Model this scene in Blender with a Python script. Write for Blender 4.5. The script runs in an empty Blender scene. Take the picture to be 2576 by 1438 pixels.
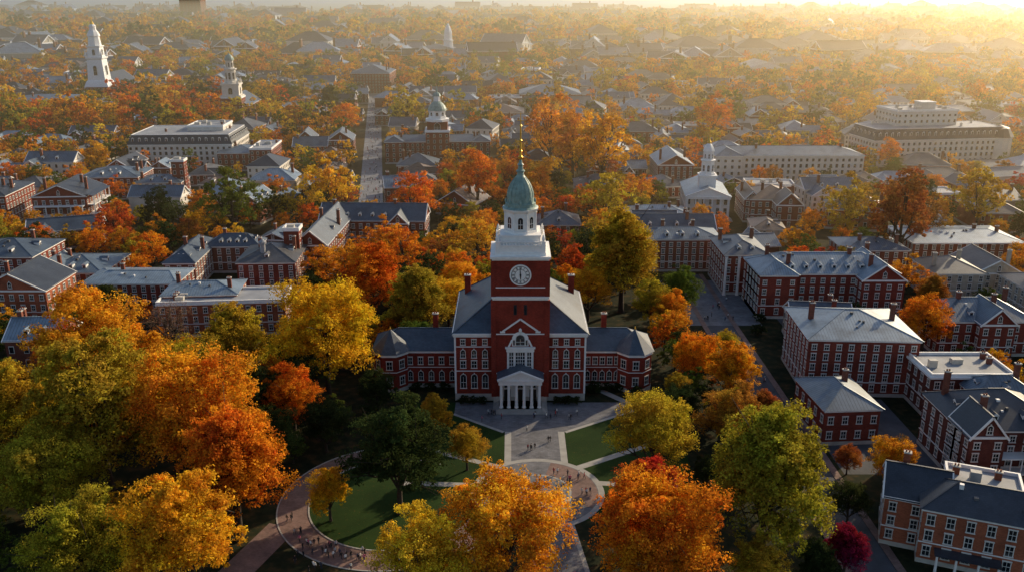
import bpy, bmesh, math, random
import numpy as np
from mathutils import Vector, Matrix
rnd=random.Random(11)
scene=bpy.context.scene; COL=scene.collection
V=Vector
# ------------------------------------------------------------------ materials
def newmat(name):
    m=bpy.data.materials.new(name); m.use_nodes=True
    nt=m.node_tree; nt.nodes.clear()
    return m,nt,nt.nodes,nt.links
def out(nt,sh):
    o=nt.nodes.new('ShaderNodeOutputMaterial'); nt.links.new(sh,o.inputs['Surface'])
def noise(nt,scale,detail=3,vec=None,rough=0.55):
    n=nt.nodes.new('ShaderNodeTexNoise'); n.inputs['Scale'].default_value=scale
    n.inputs['Detail'].default_value=detail; n.inputs['Roughness'].default_value=rough
    if vec is None:
        g=nt.nodes.new('ShaderNodeNewGeometry'); vec=g.outputs['Position']
    nt.links.new(vec,n.inputs['Vector']); return n.outputs['Fac']
def ramp(nt,fac,stops):
    r=nt.nodes.new('ShaderNodeValToRGB'); e=r.color_ramp.elements
    while len(e)<len(stops): e.new(0.5)
    for i,(p,c) in enumerate(stops):
        e[i].position=p; e[i].color=(c[0],c[1],c[2],1)
    nt.links.new(fac,r.inputs['Fac']); return r.outputs['Color']
def mixc(nt,a,b,fac,mode='MIX'):
    m=nt.nodes.new('ShaderNodeMix'); m.data_type='RGBA'; m.blend_type=mode
    for s,x in ((6,a),(7,b)):
        if isinstance(x,(tuple,list)): m.inputs[s].default_value=(x[0],x[1],x[2],1)
        else: nt.links.new(x,m.inputs[s])
    if isinstance(fac,float): m.inputs[0].default_value=fac
    else: nt.links.new(fac,m.inputs[0])
    return m.outputs[2]
def math_(nt,op,a,b=0.0,c=None):
    m=nt.nodes.new('ShaderNodeMath'); m.operation=op
    for i,x in enumerate((a,b,c)):
        if x is None: continue
        if isinstance(x,(int,float)): m.inputs[i].default_value=x
        else: nt.links.new(x,m.inputs[i])
    return m.outputs[0]
def princ(nt,colr,rough=0.7,metal=0.0,spec=0.4):
    p=nt.nodes.new('ShaderNodeBsdfPrincipled')
    if isinstance(colr,(tuple,list)): p.inputs['Base Color'].default_value=(*colr[:3],1)
    else: nt.links.new(colr,p.inputs['Base Color'])
    p.inputs['Roughness'].default_value=rough; p.inputs['Metallic'].default_value=metal
    p.inputs['Specular IOR Level'].default_value=spec
    out(nt,p.outputs[0]); return p
def sc(c,k): return tuple(x*k for x in c)
def m_plain(name,c,var=0.25,scale=0.6,rough=0.7,metal=0.0,spec=0.4):
    m,nt,N,L=newmat(name)
    f=noise(nt,scale,5); c1=ramp(nt,f,[(0.3,sc(c,1-var)),(0.7,sc(c,1+var*0.6))])
    princ(nt,c1,rough,metal,spec); return m
def uvnode(nt):
    u=nt.nodes.new('ShaderNodeUVMap'); return u.outputs[0]
def m_brick(name,c,mort=(0.22,0.13,0.10)):
    m,nt,N,L=newmat(name)
    b=N.new('ShaderNodeTexBrick'); L.new(uvnode(nt),b.inputs['Vector'])
    b.inputs['Scale'].default_value=1.0; b.inputs['Brick Width'].default_value=0.46
    b.inputs['Row Height'].default_value=0.16; b.inputs['Mortar Size'].default_value=0.012
    b.inputs['Color1'].default_value=(*sc(c,1.2),1); b.inputs['Color2'].default_value=(*sc(c,0.78),1)
    b.inputs['Mortar'].default_value=(*mort,1)
    f=noise(nt,0.22,6); tint=ramp(nt,f,[(0.25,(0.62,0.6,0.6)),(0.55,(1,1,1)),(0.8,(1.25,1.2,1.15))])
    c1=mixc(nt,b.outputs['Color'],tint,1.0,'MULTIPLY')
    princ(nt,c1,0.85,0,0.2); return m
def m_slate(name,c,c2):
    m,nt,N,L=newmat(name)
    b=N.new('ShaderNodeTexBrick'); L.new(uvnode(nt),b.inputs['Vector'])
    b.inputs['Scale'].default_value=1.0; b.inputs['Brick Width'].default_value=0.7
    b.inputs['Row Height'].default_value=0.45; b.inputs['Mortar Size'].default_value=0.02
    b.inputs['Color1'].default_value=(*c,1); b.inputs['Color2'].default_value=(*c2,1)
    b.inputs['Mortar'].default_value=(*sc(c,0.45),1)
    f=noise(nt,0.16,6,rough=0.65); tint=ramp(nt,f,[(0.3,(0.55,0.57,0.6)),(0.5,(1,1,1)),(0.75,(1.5,1.45,1.35))])
    c1=mixc(nt,b.outputs['Color'],tint,1.0,'MULTIPLY')
    princ(nt,c1,0.45,0,0.5); return m
def m_seam(name,c,rough=0.42):
    m,nt,N,L=newmat(name)
    s=N.new('ShaderNodeSeparateXYZ'); L.new(uvnode(nt),s.inputs[0])
    fr=math_(nt,'FRACT',math_(nt,'DIVIDE',s.outputs[0],0.9))
    line=math_(nt,'LESS_THAN',fr,0.12)
    f=noise(nt,0.2,6,rough=0.7); base=ramp(nt,f,[(0.28,sc(c,0.5)),(0.5,c),(0.75,sc(c,1.35))])
    c1=mixc(nt,base,sc(c,0.4),line)
    princ(nt,c1,rough,0.15,0.5); return m
M={}
M['brick']=m_brick('red_brick',(0.21,0.040,0.024),(0.17,0.068,0.048))
M['brick_hall']=m_brick('deep_red_brick',(0.235,0.032,0.018),(0.19,0.048,0.033))
M['brick2']=m_brick('brown_brick',(0.20,0.066,0.042),(0.18,0.09,0.07))
M['brick3']=m_brick('orange_brick',(0.34,0.095,0.045),(0.28,0.14,0.09))
M['brick4']=m_brick('dark_brick',(0.13,0.036,0.026),(0.12,0.055,0.04))
M['tan']=m_plain('limestone',(0.46,0.38,0.29))
M['cream']=m_plain('cream_stone',(0.68,0.62,0.54),0.12,0.3)
M['white']=m_plain('white_paint',(0.82,0.80,0.77),0.08,0.8,0.55)
M['stone']=m_plain('pale_stone',(0.48,0.45,0.40),0.2)
M['slate']=m_slate('slate_roofing',(0.07,0.098,0.135),(0.05,0.072,0.103))
M['slate_dk']=m_slate('dark_slate_roofing',(0.036,0.045,0.063),(0.027,0.035,0.049))
M['slate_gr']=m_slate('grey_shingle_roofing',(0.105,0.105,0.11),(0.078,0.078,0.083))
M['slate_br']=m_slate('brown_shingle_roofing',(0.14,0.088,0.065),(0.10,0.065,0.05))
M['metal']=m_seam('standing_seam_roofing',(0.195,0.255,0.315))
M['metal_dk']=m_seam('blue_grey_seam_roofing',(0.105,0.145,0.19))
M['flat']=m_plain('roof_membrane',(0.30,0.31,0.33),0.35,0.12)
M['flat_dk']=m_plain('tar_roof',(0.10,0.10,0.105),0.3,0.12)
M['copper']=m_plain('green_copper_patina',(0.24,0.34,0.30),0.3,0.9,0.5,0.0)
M['gold']=m_plain('gilded_metal',(0.85,0.50,0.08),0.1,1.0,0.35,0.8)
M['frame']=m_plain('window_frame_paint',(0.68,0.65,0.60),0.1,1.0,0.5)
M['dark']=m_plain('dark_iron',(0.02,0.02,0.022),0.2,2.0,0.5)
M['door']=m_plain('dark_door_paint',(0.03,0.022,0.018),0.2,2.0,0.4)
def m_glass():
    m,nt,N,L=newmat('window_pane')
    f=noise(nt,0.45,2); c=ramp(nt,f,[(0.42,(0.012,0.015,0.02)),(0.6,(0.035,0.04,0.045)),(0.72,(0.2,0.18,0.15))])
    princ(nt,c,0.12,0,0.7); return m
M['glass']=m_glass()
def m_leaf(name,const=None,trans=0.45):
    m,nt,N,L=newmat(name)
    oi=N.new('ShaderNodeObjectInfo'); at=N.new('ShaderNodeAttribute'); at.attribute_name='leafvar'
    f=noise(nt,0.13,2); f2=noise(nt,0.6,2)
    hs=N.new('ShaderNodeHueSaturation')
    h=math_(nt,'ADD',0.497,math_(nt,'MULTIPLY',math_(nt,'SUBTRACT',f,0.5),0.10))
    h=math_(nt,'ADD',h,math_(nt,'MULTIPLY',math_(nt,'SUBTRACT',at.outputs['Fac'],0.5),0.04))
    h=math_(nt,'ADD',h,math_(nt,'MULTIPLY',math_(nt,'SUBTRACT',oi.outputs['Random'],0.5),0.03))
    v=math_(nt,'ADD',0.28,math_(nt,'MULTIPLY',at.outputs['Fac'],1.5))
    v=math_(nt,'MULTIPLY',v,math_(nt,'ADD',0.5,math_(nt,'MULTIPLY',f2,1.0)))
    L.new(h,hs.inputs['Hue']); L.new(v,hs.inputs['Value'])
    if const: hs.inputs['Color'].default_value=(*const,1)
    else: L.new(oi.outputs['Color'],hs.inputs['Color'])
    d=N.new('ShaderNodeBsdfDiffuse'); t=N.new('ShaderNodeBsdfTranslucent'); mx=N.new('ShaderNodeMixShader')
    L.new(hs.outputs[0],d.inputs[0]); L.new(hs.outputs[0],t.inputs[0]); mx.inputs[0].default_value=trans
    L.new(d.outputs[0],mx.inputs[1]); L.new(t.outputs[0],mx.inputs[2]); out(nt,mx.outputs[0]); return m
M['leaf']=m_leaf('leaves'); M['bark']=m_plain('bark',(0.05,0.035,0.025),0.4,3.0,0.9)
def m_ground():
    m,nt,N,L=newmat('ground_cover')
    g=N.new('ShaderNodeNewGeometry')
    f=noise(nt,0.02,6); near=ramp(nt,noise(nt,0.35,6),[(0.3,(0.012,0.016,0.008)),(0.5,(0.022,0.026,0.012)),(0.62,(0.05,0.036,0.016)),(0.78,(0.10,0.055,0.016))])
    far=ramp(nt,f,[(0.3,(0.04,0.045,0.02)),(0.45,(0.14,0.07,0.02)),(0.55,(0.07,0.06,0.04)),(0.65,(0.05,0.05,0.02)),(0.8,(0.18,0.10,0.035))])
    s=N.new('ShaderNodeSeparateXYZ'); L.new(g.outputs['Position'],s.inputs[0])
    mr=N.new('ShaderNodeMapRange'); L.new(s.outputs[1],mr.inputs[0]); mr.inputs[1].default_value=350; mr.inputs[2].default_value=1200
    princ(nt,mixc(nt,near,far,mr.outputs[0]),0.95,0,0.1); return m
def m_lawn(name,a,b):
    m,nt,N,L=newmat(name)
    c=mixc(nt,ramp(nt,noise(nt,0.12,4),[(0.35,a),(0.65,b)]),ramp(nt,noise(nt,5,3),[(0.3,(0.6,0.6,0.6)),(0.7,(1.25,1.25,1.2))]),1.0,'MULTIPLY')
    lv=ramp(nt,noise(nt,1.6,6,rough=0.8),[(0.62,(0,0,0)),(0.66,(1,1,1))])
    c=mixc(nt,c,(0.22,0.10,0.02),lv)
    princ(nt,c,0.95,0,0.1); return m
def m_pave(name,c,bw=1.2,bh=0.6,leaves=True):
    m,nt,N,L=newmat(name)
    g=N.new('ShaderNodeNewGeometry'); b=N.new('ShaderNodeTexBrick'); L.new(g.outputs['Position'],b.inputs['Vector'])
    b.inputs['Scale'].default_value=1; b.inputs['Brick Width'].default_value=bw; b.inputs['Row Height'].default_value=bh
    b.inputs['Mortar Size'].default_value=0.02; b.inputs['Color1'].default_value=(*sc(c,1.15),1); b.inputs['Color2'].default_value=(*sc(c,0.85),1)
    b.inputs['Mortar'].default_value=(*sc(c,0.6),1)
    c1=mixc(nt,b.outputs['Color'],ramp(nt,noise(nt,0.25,6,rough=.7),[(0.3,(0.6,0.6,0.6)),(0.7,(1.3,1.3,1.3))]),1.0,'MULTIPLY')
    if leaves:
        lv=ramp(nt,noise(nt,2.2,6,rough=0.85),[(0.64,(0,0,0)),(0.67,(1,1,1))]); c1=mixc(nt,c1,(0.3,0.14,0.03),lv)
    princ(nt,c1,0.8,0,0.3); return m
M['ground']=m_ground()
M['lawn']=m_lawn('mown_grass',(0.016,0.036,0.008),(0.026,0.052,0.011))
M['plaza']=m_pave('grey_pavers',(0.16,0.16,0.175))
M['conc']=m_plain('pale_concrete',(0.36,0.345,0.32),0.2,0.5,0.85)
M['brickpath']=m_pave('clay_pavers',(0.22,0.14,0.12),0.5,0.25)
M['asphalt']=m_plain('asphalt',(0.075,0.078,0.09),0.3,0.25,0.9)
M['street']=m_pave('stone_street',(0.22,0.22,0.235),2.0,1.0,False)
# ------------------------------------------------------------------ mesh helpers
def mesh_from(name,verts,faces,mats,midx=None,uv=True):
    me=bpy.data.meshes.new(name); me.from_pydata([tuple(v) for v in verts],[],faces)
    for m in mats: me.materials.append(m)
    if midx: me.polygons.foreach_set('material_index',midx)
    if uv:
        me.update(); ul=me.uv_layers.new(name='UVMap').data
        for p in me.polygons:
            n=p.normal
            t=V((-n.y,n.x,0))
            if t.length<0.05: t=V((1,0,0)); b=V((0,1,0))
            else: t.normalize(); b=n.cross(t)
            for li in p.loop_indices:
                co=me.vertices[me.loops[li].vertex_index].co
                ul[li].uv=(co.dot(t),co.dot(b))
    me.update(); return me
PM=dict(walls='brick',roof='slate',trim='white',window_frames='frame',window_glass='glass',chimneys='brick2',base='stone',
        door='door',columns='white',dome='copper',spire='gold',steps='conc',dark='dark',roof_flat='flat',steeple='white',clock_face='white',clock_marks='dark',roof_vents='flat_dk')
RECTS=[]
class Bld:
    def __init__(s,name,x,y,rot=0,**mats):
        s.name=name; s.x=x;s.y=y;s.rot=math.radians(rot); s.P={}; s.m=dict(PM); s.m.update(mats); s.extra=[]
    def f(s,part,pts):
        vs,fs=s.P.setdefault(part,([],[])); i=len(vs); vs.extend(pts); fs.append(tuple(range(i,i+len(pts))))
    def box(s,part,x0,x1,y0,y1,z0,z1): s.ob(part,V((0,0,0)),V((1,0,0)),V((0,1,0)),x0,x1,y0,y1,z0,z1)
    def ob(s,part,p,t,n,a0,a1,b0,b1,c0,c1,k=V((0,0,1))):
        vs,fs=s.P.setdefault(part,([],[])); i=len(vs)
        for c in (c0,c1):
            for a,b in ((a0,b0),(a1,b0),(a1,b1),(a0,b1)): vs.append(p+t*a+n*b+k*c)
        for q in ((0,3,2,1),(4,5,6,7),(0,1,5,4),(1,2,6,5),(2,3,7,6),(3,0,4,7)): fs.append(tuple(i+j for j in q))
    def beam(s,part,p,q,wd,ht):
        p=V(p);q=V(q);t=(q-p); L=t.length; t.normalize(); n=t.cross(V((0,0,1)))
        if n.length<1e-3: n=V((1,0,0))
        n.normalize(); k=n.cross(t); s.ob(part,p,t,n,0,L,-wd/2,wd/2,-ht/2,ht/2,k)
    def lathe(s,part,cx,cy,prof,n=16,ph=0.0):
        vs,fs=s.P.setdefault(part,([],[])); i=len(vs); m=len(prof)
        for r,z in prof:
            for j in range(n):
                a=2*math.pi*(j+0.5)/n+ph; vs.append(V((cx+r*math.cos(a),cy+r*math.sin(a),z)))
        for k in range(m-1):
            for j in range(n):
                j2=(j+1)%n; fs.append((i+k*n+j,i+k*n+j2,i+(k+1)*n+j2,i+(k+1)*n+j))
        fs.append(tuple(i+(m-1)*n+j for j in range(n)))
    def finish(s,single=False,link=True):
        if single:
            vs=[];fs=[];mi=[];mats=[]
            for part,(v,f) in s.P.items():
                m=M[s.m[part]]
                if m not in mats: mats.append(m)
                k=mats.index(m); o=len(vs); vs.extend(v); fs.extend(tuple(a+o for a in q) for q in f); mi.extend([k]*len(f))
            me=mesh_from(s.name,vs,fs,mats,mi)
            if not link: return me
            o=bpy.data.objects.new(s.name,me); COL.objects.link(o); o.location=(s.x,s.y,0); o.rotation_euler=(0,0,s.rot); return o
        e=bpy.data.objects.new(s.name,None); COL.objects.link(e); e.location=(s.x,s.y,0); e.rotation_euler=(0,0,s.rot); e.empty_display_size=1
        for part,(v,f) in s.P.items():
            me=mesh_from(s.name+'_'+part,v,f,[M[s.m[part]]]); o=bpy.data.objects.new(part,me); COL.objects.link(o); o.parent=e
        for o in s.extra: COL.objects.link(o); o.parent=e
        return e
def window(B,p,t,n,w,h,arch=False,det=1,fr='window_frames'):
    """p = sill centre on wall, t tangent, n outward"""
    g='window_glass'
    if det==0:
        B.ob(fr,p,t,n,-w/2-.16,w/2+.16,0,.07,-.16,h+.2); 
        B.f(g,[p+n*.10+t*(-w/2)+V((0,0,0)),p+n*.10+t*(w/2),p+n*.10+t*(w/2)+V((0,0,h)),p+n*.10+t*(-w/2)+V((0,0,h))]); return
    f=.17
    B.f(g,[p+n*.03-t*(w/2),p+n*.03+t*(w/2),p+n*.03+t*(w/2)+V((0,0,h)),p+n*.03-t*(w/2)+V((0,0,h))])
    B.ob(fr,p,t,n,-w/2-f,-w/2,0,.13,0,h); B.ob(fr,p,t,n,w/2,w/2+f,0,.13,0,h)
    B.ob(fr,p,t,n,-w/2-f-.1,w/2+f+.1,0,.22,-.22,0)
    B.ob(fr,p,t,n,-w/2,w/2,0,.09,h*.48,h*.48+.11); B.ob(fr,p,t,n,-.04,.04,0,.08,0,h)
    if not arch: B.ob(fr,p,t,n,-w/2-f-.08,w/2+f+.08,0,.17,h,h+.3)
    else:
        c=p+V((0,0,h)); N=8; r=w/2; R=w/2+f
        for k in range(N):
            a0=math.pi*k/N;a1=math.pi*(k+1)/N
            q=lambda rr,a,o:c+t*(rr*math.cos(a))+V((0,0,rr*math.sin(a)))+n*o
            B.f(fr,[q(r,a0,.13),q(R,a0,.13),q(R,a1,.13),q(r,a1,.13)]); B.f(fr,[q(R,a0,.13),q(R,a0,0),q(R,a1,0),q(R,a1,.13)])
            B.f(g,[q(0,0,.03),q(r,a0,.03),q(r,a1,.03)])
        B.ob(fr,c,t,n,-.15,.15,0,.2,R-.1,R+.3)
def wall(B,p0,p1,z0,z1,storeys=3,sp=3.4,w=1.2,h=1.9,det=1,part='walls',win=True,arch0=False,m=1.6,zb=1.2):
    p0=V((*p0,0));p1=V((*p1,0)); B.f(part,[p0+V((0,0,z0)),p1+V((0,0,z0)),p1+V((0,0,z1)),p0+V((0,0,z1))])
    if not win: return
    t=p1-p0;L=t.length;t.normalize();n=V((t.y,-t.x,0)); k=max(1,int((L-2*m)/sp)+1)
    if L<3: return
    sh=(z1-z0-zb-.6)/storeys
    for i in range(k):
        a=L/2 if k==1 else m+(L-2*m)*i/(k-1)
        for s in range(storeys):
            hh=min(h,sh*.62)*(0.8 if s==storeys-1 and storeys>3 else 1)
            window(B,p0+t*a+V((0,0,z0+zb+s*sh+sh*.18)),t,n,w,hh,arch=(arch0 and s==0),det=det)
def roof_hip(B,x0,x1,y0,y1,z,rh,o=.7,part='roof',k=.5):
    x0-=o;x1+=o;y0-=o;y1+=o; w=x1-x0;d=y1-y0
    if w>=d: a=V((x0+d*k,(y0+y1)/2,z+rh)); b=V((x1-d*k,(y0+y1)/2,z+rh))
    else: a=V(((x0+x1)/2,y0+w*k,z+rh)); b=V(((x0+x1)/2,y1-w*k,z+rh))
    c=[V((x0,y0,z)),V((x1,y0,z)),V((x1,y1,z)),V((x0,y1,z))]
    if w>=d: fs=[[c[0],c[1],b,a],[c[1],c[2],b],[c[2],c[3],a,b],[c[3],c[0],a]]
    else: fs=[[c[0],c[1],a],[c[1],c[2],b,a],[c[2],c[3],b],[c[3],c[0],a,b]]
    for f in fs: B.f(part,f)
    B.beam(part,a,b,.35,.25)
    for q,e in ((c[0],a),(c[1],b if w>=d else a),(c[2],b),(c[3],a if w>=d else b)): B.beam(part,q,e,.3,.2)
def roof_gable(B,x0,x1,y0,y1,z,rh,axis='x',o=.6,part='roof',wallp='walls'):
    T=(lambda x,y,zz:V((x,y,zz)))
    if axis=='x':
        ym=(y0+y1)/2; sl=rh/(ym-y0); e=o*sl
        for ya,s in ((y0-o,-1),(y1+o,1)): B.f(part,[T(x0-o,ya,z-e+.15),T(x1+o,ya,z-e+.15),T(x1+o,ym,z+rh+.15),T(x0-o,ym,z+rh+.15)])
        for xa in (x0,x1): B.f(wallp,[T(xa,y0,z),T(xa,y1,z),T(xa,ym,z+rh)])
        for xa in (x0-o+.1,x1+o-.1):
            for ya in (y0-o,y1+o): B.beam('trim',(xa,ya,z-e-.08),(xa,ym,z+rh-.08),.3,.42)
        for xa,s in ((x0,-1),(x1,1)): window(B,V((xa,ym,z+rh*.12)),V((0,s,0)),V((s,0,0)),1.0,1.4,arch=True)
        B.beam(part,(x0-o,ym,z+rh+.2),(x1+o,ym,z+rh+.2),.4,.25)
    else:
        xm=(x0+x1)/2; sl=rh/(xm-x0); e=o*sl
        for xa in (x0-o,x1+o): B.f(part,[T(xa,y0-o,z-e+.15),T(xa,y1+o,z-e+.15),T(xm,y1+o,z+rh+.15),T(xm,y0-o,z+rh+.15)])
        for ya in (y0,y1): B.f(wallp,[T(x0,ya,z),T(x1,ya,z),T(xm,ya,z+rh)])
        for ya in (y0-o+.1,y1+o-.1):
            for xa in (x0-o,x1+o): B.beam('trim',(xa,ya,z-e-.08),(xm,ya,z+rh-.08),.3,.42)
        window(B,V((xm,y0,z+rh*.12)),V((1,0,0)),V((0,-1,0)),1.1,1.5,arch=True)
        B.beam(part,(xm,y0-o,z+rh+.2),(xm,y1+o,z+rh+.2),.4,.25)
def roof_flat(B,x0,x1,y0,y1,z,part='roof_flat',units=2,r=None):
    r=r or rnd
    B.f(part,[V((x0,y0,z+.06)),V((x1,y0,z+.06)),V((x1,y1,z+.06)),V((x0,y1,z+.06))])
    for a in ((x0-.3,x1+.3,y0-.3,y0+.2),(x0-.3,x1+.3,y1-.2,y1+.3),(x0-.3,x0+.2,y0+.2,y1-.2),(x1-.2,x1+.3,y0+.2,y1-.2)): B.box('trim',*a,z,z+.8)
    for i in range(units):
        cx=r.uniform(x0+2.5,x1-2.5);cy=r.uniform(y0+2.5,y1-2.5);q=r.uniform(.8,1.8)
        B.box('base',cx-q,cx+q,cy-q*.7,cy+q*.7,z+.06,z+r.uniform(1.2,2.4))
def roof_mansard(B,x0,x1,y0,y1,z,rh,ins=2.2,det=1,part='roof',sp=4.2,top='roof_flat'):
    o=.5;c=[V((x0-o,y0-o,z)),V((x1+o,y0-o,z)),V((x1+o,y1+o,z)),V((x0-o,y1+o,z))]
    d=[V((x0+ins,y0+ins,z+rh)),V((x1-ins,y0+ins,z+rh)),V((x1-ins,y1-ins,z+rh)),V((x0+ins,y1-ins,z+rh))]
    for i in range(4): B.f(part,[c[i],c[(i+1)%4],d[(i+1)%4],d[i]])
    B.f(top,d)
    for i in range(4): B.beam('trim',d[i]+V((0,0,.1)),d[(i+1)%4]+V((0,0,.1)),.4,.35)
    for i in range(4):
        a=c[i];b=c[(i+1)%4];t=(b-a);L=t.length;t.normalize();n=V((t.y,-t.x,0));k=int((L-6)/sp)
        for j in range(k):
            p=a+t*(4+(L-8)*(j/(max(1,k-1))))-n*.9+V((0,0,.3)); dormer(B,p,t,n,1.5,rh*.62,2.0)
def dormer(B,p,t,n,w,h,dep):
    B.ob('trim',p,t,n,-w/2,w/2,-dep,0,0,h)
    B.f('window_glass',[p+n*.04-t*(w/2-.25)+V((0,0,.25)),p+n*.04+t*(w/2-.25)+V((0,0,.25)),p+n*.04+t*(w/2-.25)+V((0,0,h-.2)),p+n*.04-t*(w/2-.25)+V((0,0,h-.2))])
    a=p-t*(w/2+.2)+n*.2+V((0,0,h));b=p+t*(w/2+.2)+n*.2+V((0,0,h));m=p+n*.2+V((0,0,h+w*.45)); bk=-n*(dep+1.2)
    B.f('roof',[a,m,m+bk,a+bk]);B.f('roof',[b,m,m+bk,b+bk]);B.f('trim',[a,b,m])
def chimney(B,x,y,z0,z1,w=1.3,d=1.0,part='chimneys'):
    B.box(part,x-w/2,x+w/2,y-d/2,y+d/2,z0,z1); B.box('base',x-w/2-.15,x+w/2+.15,y-d/2-.15,y+d/2+.15,z1,z1+.25)
    for s in (-.3,.3): B.box(part,x+s-.15,x+s+.15,y-.15,y+.15,z1+.25,z1+.7)
def block(B,x0,x1,y0,y1,h,roof='hip',rh=4,st=3,det=1,dorm=0,ch=2,sp=3.4,ww=1.2,wh=1.9,arch0=False,axis='x',seed=0,band=True,back=False,k=.5,corn=.35,wins=(1,1,1,1)):
    r=random.Random(seed*7+int(x0*3+y0))
    pts=[(x0,y0),(x1,y0),(x1,y1),(x0,y1)]
    for i in range(4):
        dd=det if i!=2 else 0
        wall(B,pts[i],pts[(i+1)%4],0,h,st,sp,ww,wh,dd,arch0=arch0 and i!=2,win=(i!=2 or back) and wins[i])
    B.box('base',x0-.12,x1+.12,y0-.12,y1+.12,-.5,1.0)
    if band: B.box('trim',x0-corn,x1+corn,y0-corn,y1+corn,h-.55,h-.002)
    if band and st>=3 and det:
        zz=1.2+(h-1.8)/st; B.box('trim',x0-.1,x1+.1,y0-.1,y1+.1,zz-.05,zz+.2)
    w=x1-x0;d=y1-y0
    if roof=='hip': roof_hip(B,x0,x1,y0,y1,h,rh,k=k)
    elif roof=='gable': roof_gable(B,x0,x1,y0,y1,h,rh,axis)
    elif roof=='flat': roof_flat(B,x0,x1,y0,y1,h,units=max(1,int(w*d/150)),r=r)
    elif roof=='mansard': roof_mansard(B,x0,x1,y0,y1,h,rh)
    if roof=='hip' and w>=d and det:
        for i in range(int(w/7)):
            a=x0+d*.5+(w-d)*r.random(); f=r.uniform(.35,.85); q=r.uniform(.2,.5); z=h+rh*f; y=y0+d/2*f
            B.box('roof_vents' if r.random()<.6 else 'trim',a-q,a+q,y-q,y+q,z-.5,z+r.uniform(.35,.9))
    if dorm and roof in('hip','gable'):
        if w>=d or roof=='hip':
            hd=d/2; f=.22
            for i in range(dorm):
                a=x0+w*(.2+.6*(i+.5)/dorm); dormer(B,V((a,y0+hd*f,h+rh*f*.8)),V((1,0,0)),V((0,-1,0)),1.5,1.5,2.2)
        if d>w or roof=='hip':
            for i in range(max(1,dorm//2)):
                a=y0+d*(.25+.5*(i+.5)/max(1,dorm//2)); s=1 if B.x<0 else -1; xe=x1 if s>0 else x0
                dormer(B,V((xe-s*w/2*.22,a,h+rh*.18)),V((0,s,0)),V((s,0,0)),1.5,1.5,2.2)
    for i in range(ch):
        fx=r.choice((.12,.88,.3,.7)); fy=r.uniform(.25,.8)
        zt=h+(rh if roof!='flat' else 0)+1.8
        chimney(B,x0+w*fx,y0+d*fy,h-1,zt)
def portico(B,cx,y0,w,dep,z0,zc,n=6,ph=2.6,part='columns'):
    """columns in front of y0 toward -y"""
    yf=y0-dep
    for i in range(5): B.box('steps',cx-w/2-.4-.35*i,cx+w/2+.4+.35*i,yf-.6-.35*i,y0,-.2,z0*(1-i/5))
    for i in range(n):
        x=cx-w/2+.5+(w-1)*i/(n-1)
        B.lathe(part,x,yf+.5,[(.62,z0),(.62,z0+.3),(.45,z0+.4),(.38,zc-.4),(.6,zc-.3),(.6,zc)],10)
    for x in (cx-w/2+.5,cx+w/2-.5): B.lathe(part,x,y0-.7,[(.5,z0),(.45,z0+.4),(.38,zc-.4),(.6,zc)],10)
    B.box('trim',cx-w/2-.2,cx+w/2+.2,yf-.2,y0,zc,zc+1.1); B.box('trim',cx-w/2-.5,cx+w/2+.5,yf-.5,y0,zc+1.1,zc+1.4)
    z=zc+1.4; a=V((cx-w/2-.3,yf-.1,z));b=V((cx+w/2+.3,yf-.1,z));m=V((cx,yf-.1,z+ph)); B.f('trim',[a,b,m])
    B.beam('trim',a+V((-.2,-.3,.1)),m+V((0,-.3,.15)),.8,.4); B.beam('trim',b+V((.2,-.3,.1)),m+V((0,-.3,.15)),.8,.4)
    bk=V((0,dep+.2,0)); u=V((0,0,.3)); 
    B.f('roof',[a+V((-.4,-.6,.2)),m+u+V((0,-.6,0)),m+u+bk,a+V((-.4,0,.2))+bk]);B.f('roof',[b+V((.4,-.6,.2)),m+u+V((0,-.6,0)),m+u+bk,b+V((.4,0,.2))+bk])
def reg(x,y,w,d,rot=0,pad=2): RECTS.append((x,y,w/2+pad,d/2+pad,math.radians(rot)))
def simple(name,cx,yf,w,h,d,rot=0,roof='hip',rh=4,st=None,mats={},**kw):
    B=Bld(name,cx,yf,rot,**mats); det=kw.pop('det',1 if yf<480 else 0)
    block(B,-w/2,w/2,0,d,h,roof,rh,st or max(2,round(h/3.9)),det,seed=int(cx+yf),**kw)
    a=math.radians(rot); reg(cx-math.sin(a)*d/2,yf+math.cos(a)*d/2,w,d,rot); return B
# ------------------------------------------------------------------ the clock tower hall
H=Bld('clock_tower_hall',2.3,231.5,0,walls='brick_hall',chimneys='brick_hall')
X,Y_,Z=V((1,0,0)),V((0,1,0)),V((0,0,1)); NF=V((0,-1,0))
def face(B,p0,p1,z0,z1,part='walls'): B.f(part,[V((*p0,z0)),V((*p1,z0)),V((*p1,z1)),V((*p0,z1))])
for a,b in (((-18.3,0),(18.3,0)),((18.3,0),(18.3,36)),((18.3,36),(-18.3,36)),((-18.3,36),(-18.3,0))): face(H,a,b,0,20.4)
H.box('base',-18.5,18.5,-.2,36.2,-.5,2.1)
H.box('trim',-18.42,18.42,-.12,36.12,9.0,9.25); H.box('trim',-18.42,18.42,-.12,36.12,16.35,16.6)
H.box('trim',-18.8,18.8,-.5,36.5,19.5,20.0); H.box('trim',-19.1,19.1,-.8,36.8,20.0,20.39)
for i in range(60):
    x=-18.5+i*37/59
    if abs(x)>7.9: H.box('trim',x-.14,x+.14,-.75,-.5,19.6,19.99)
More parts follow.
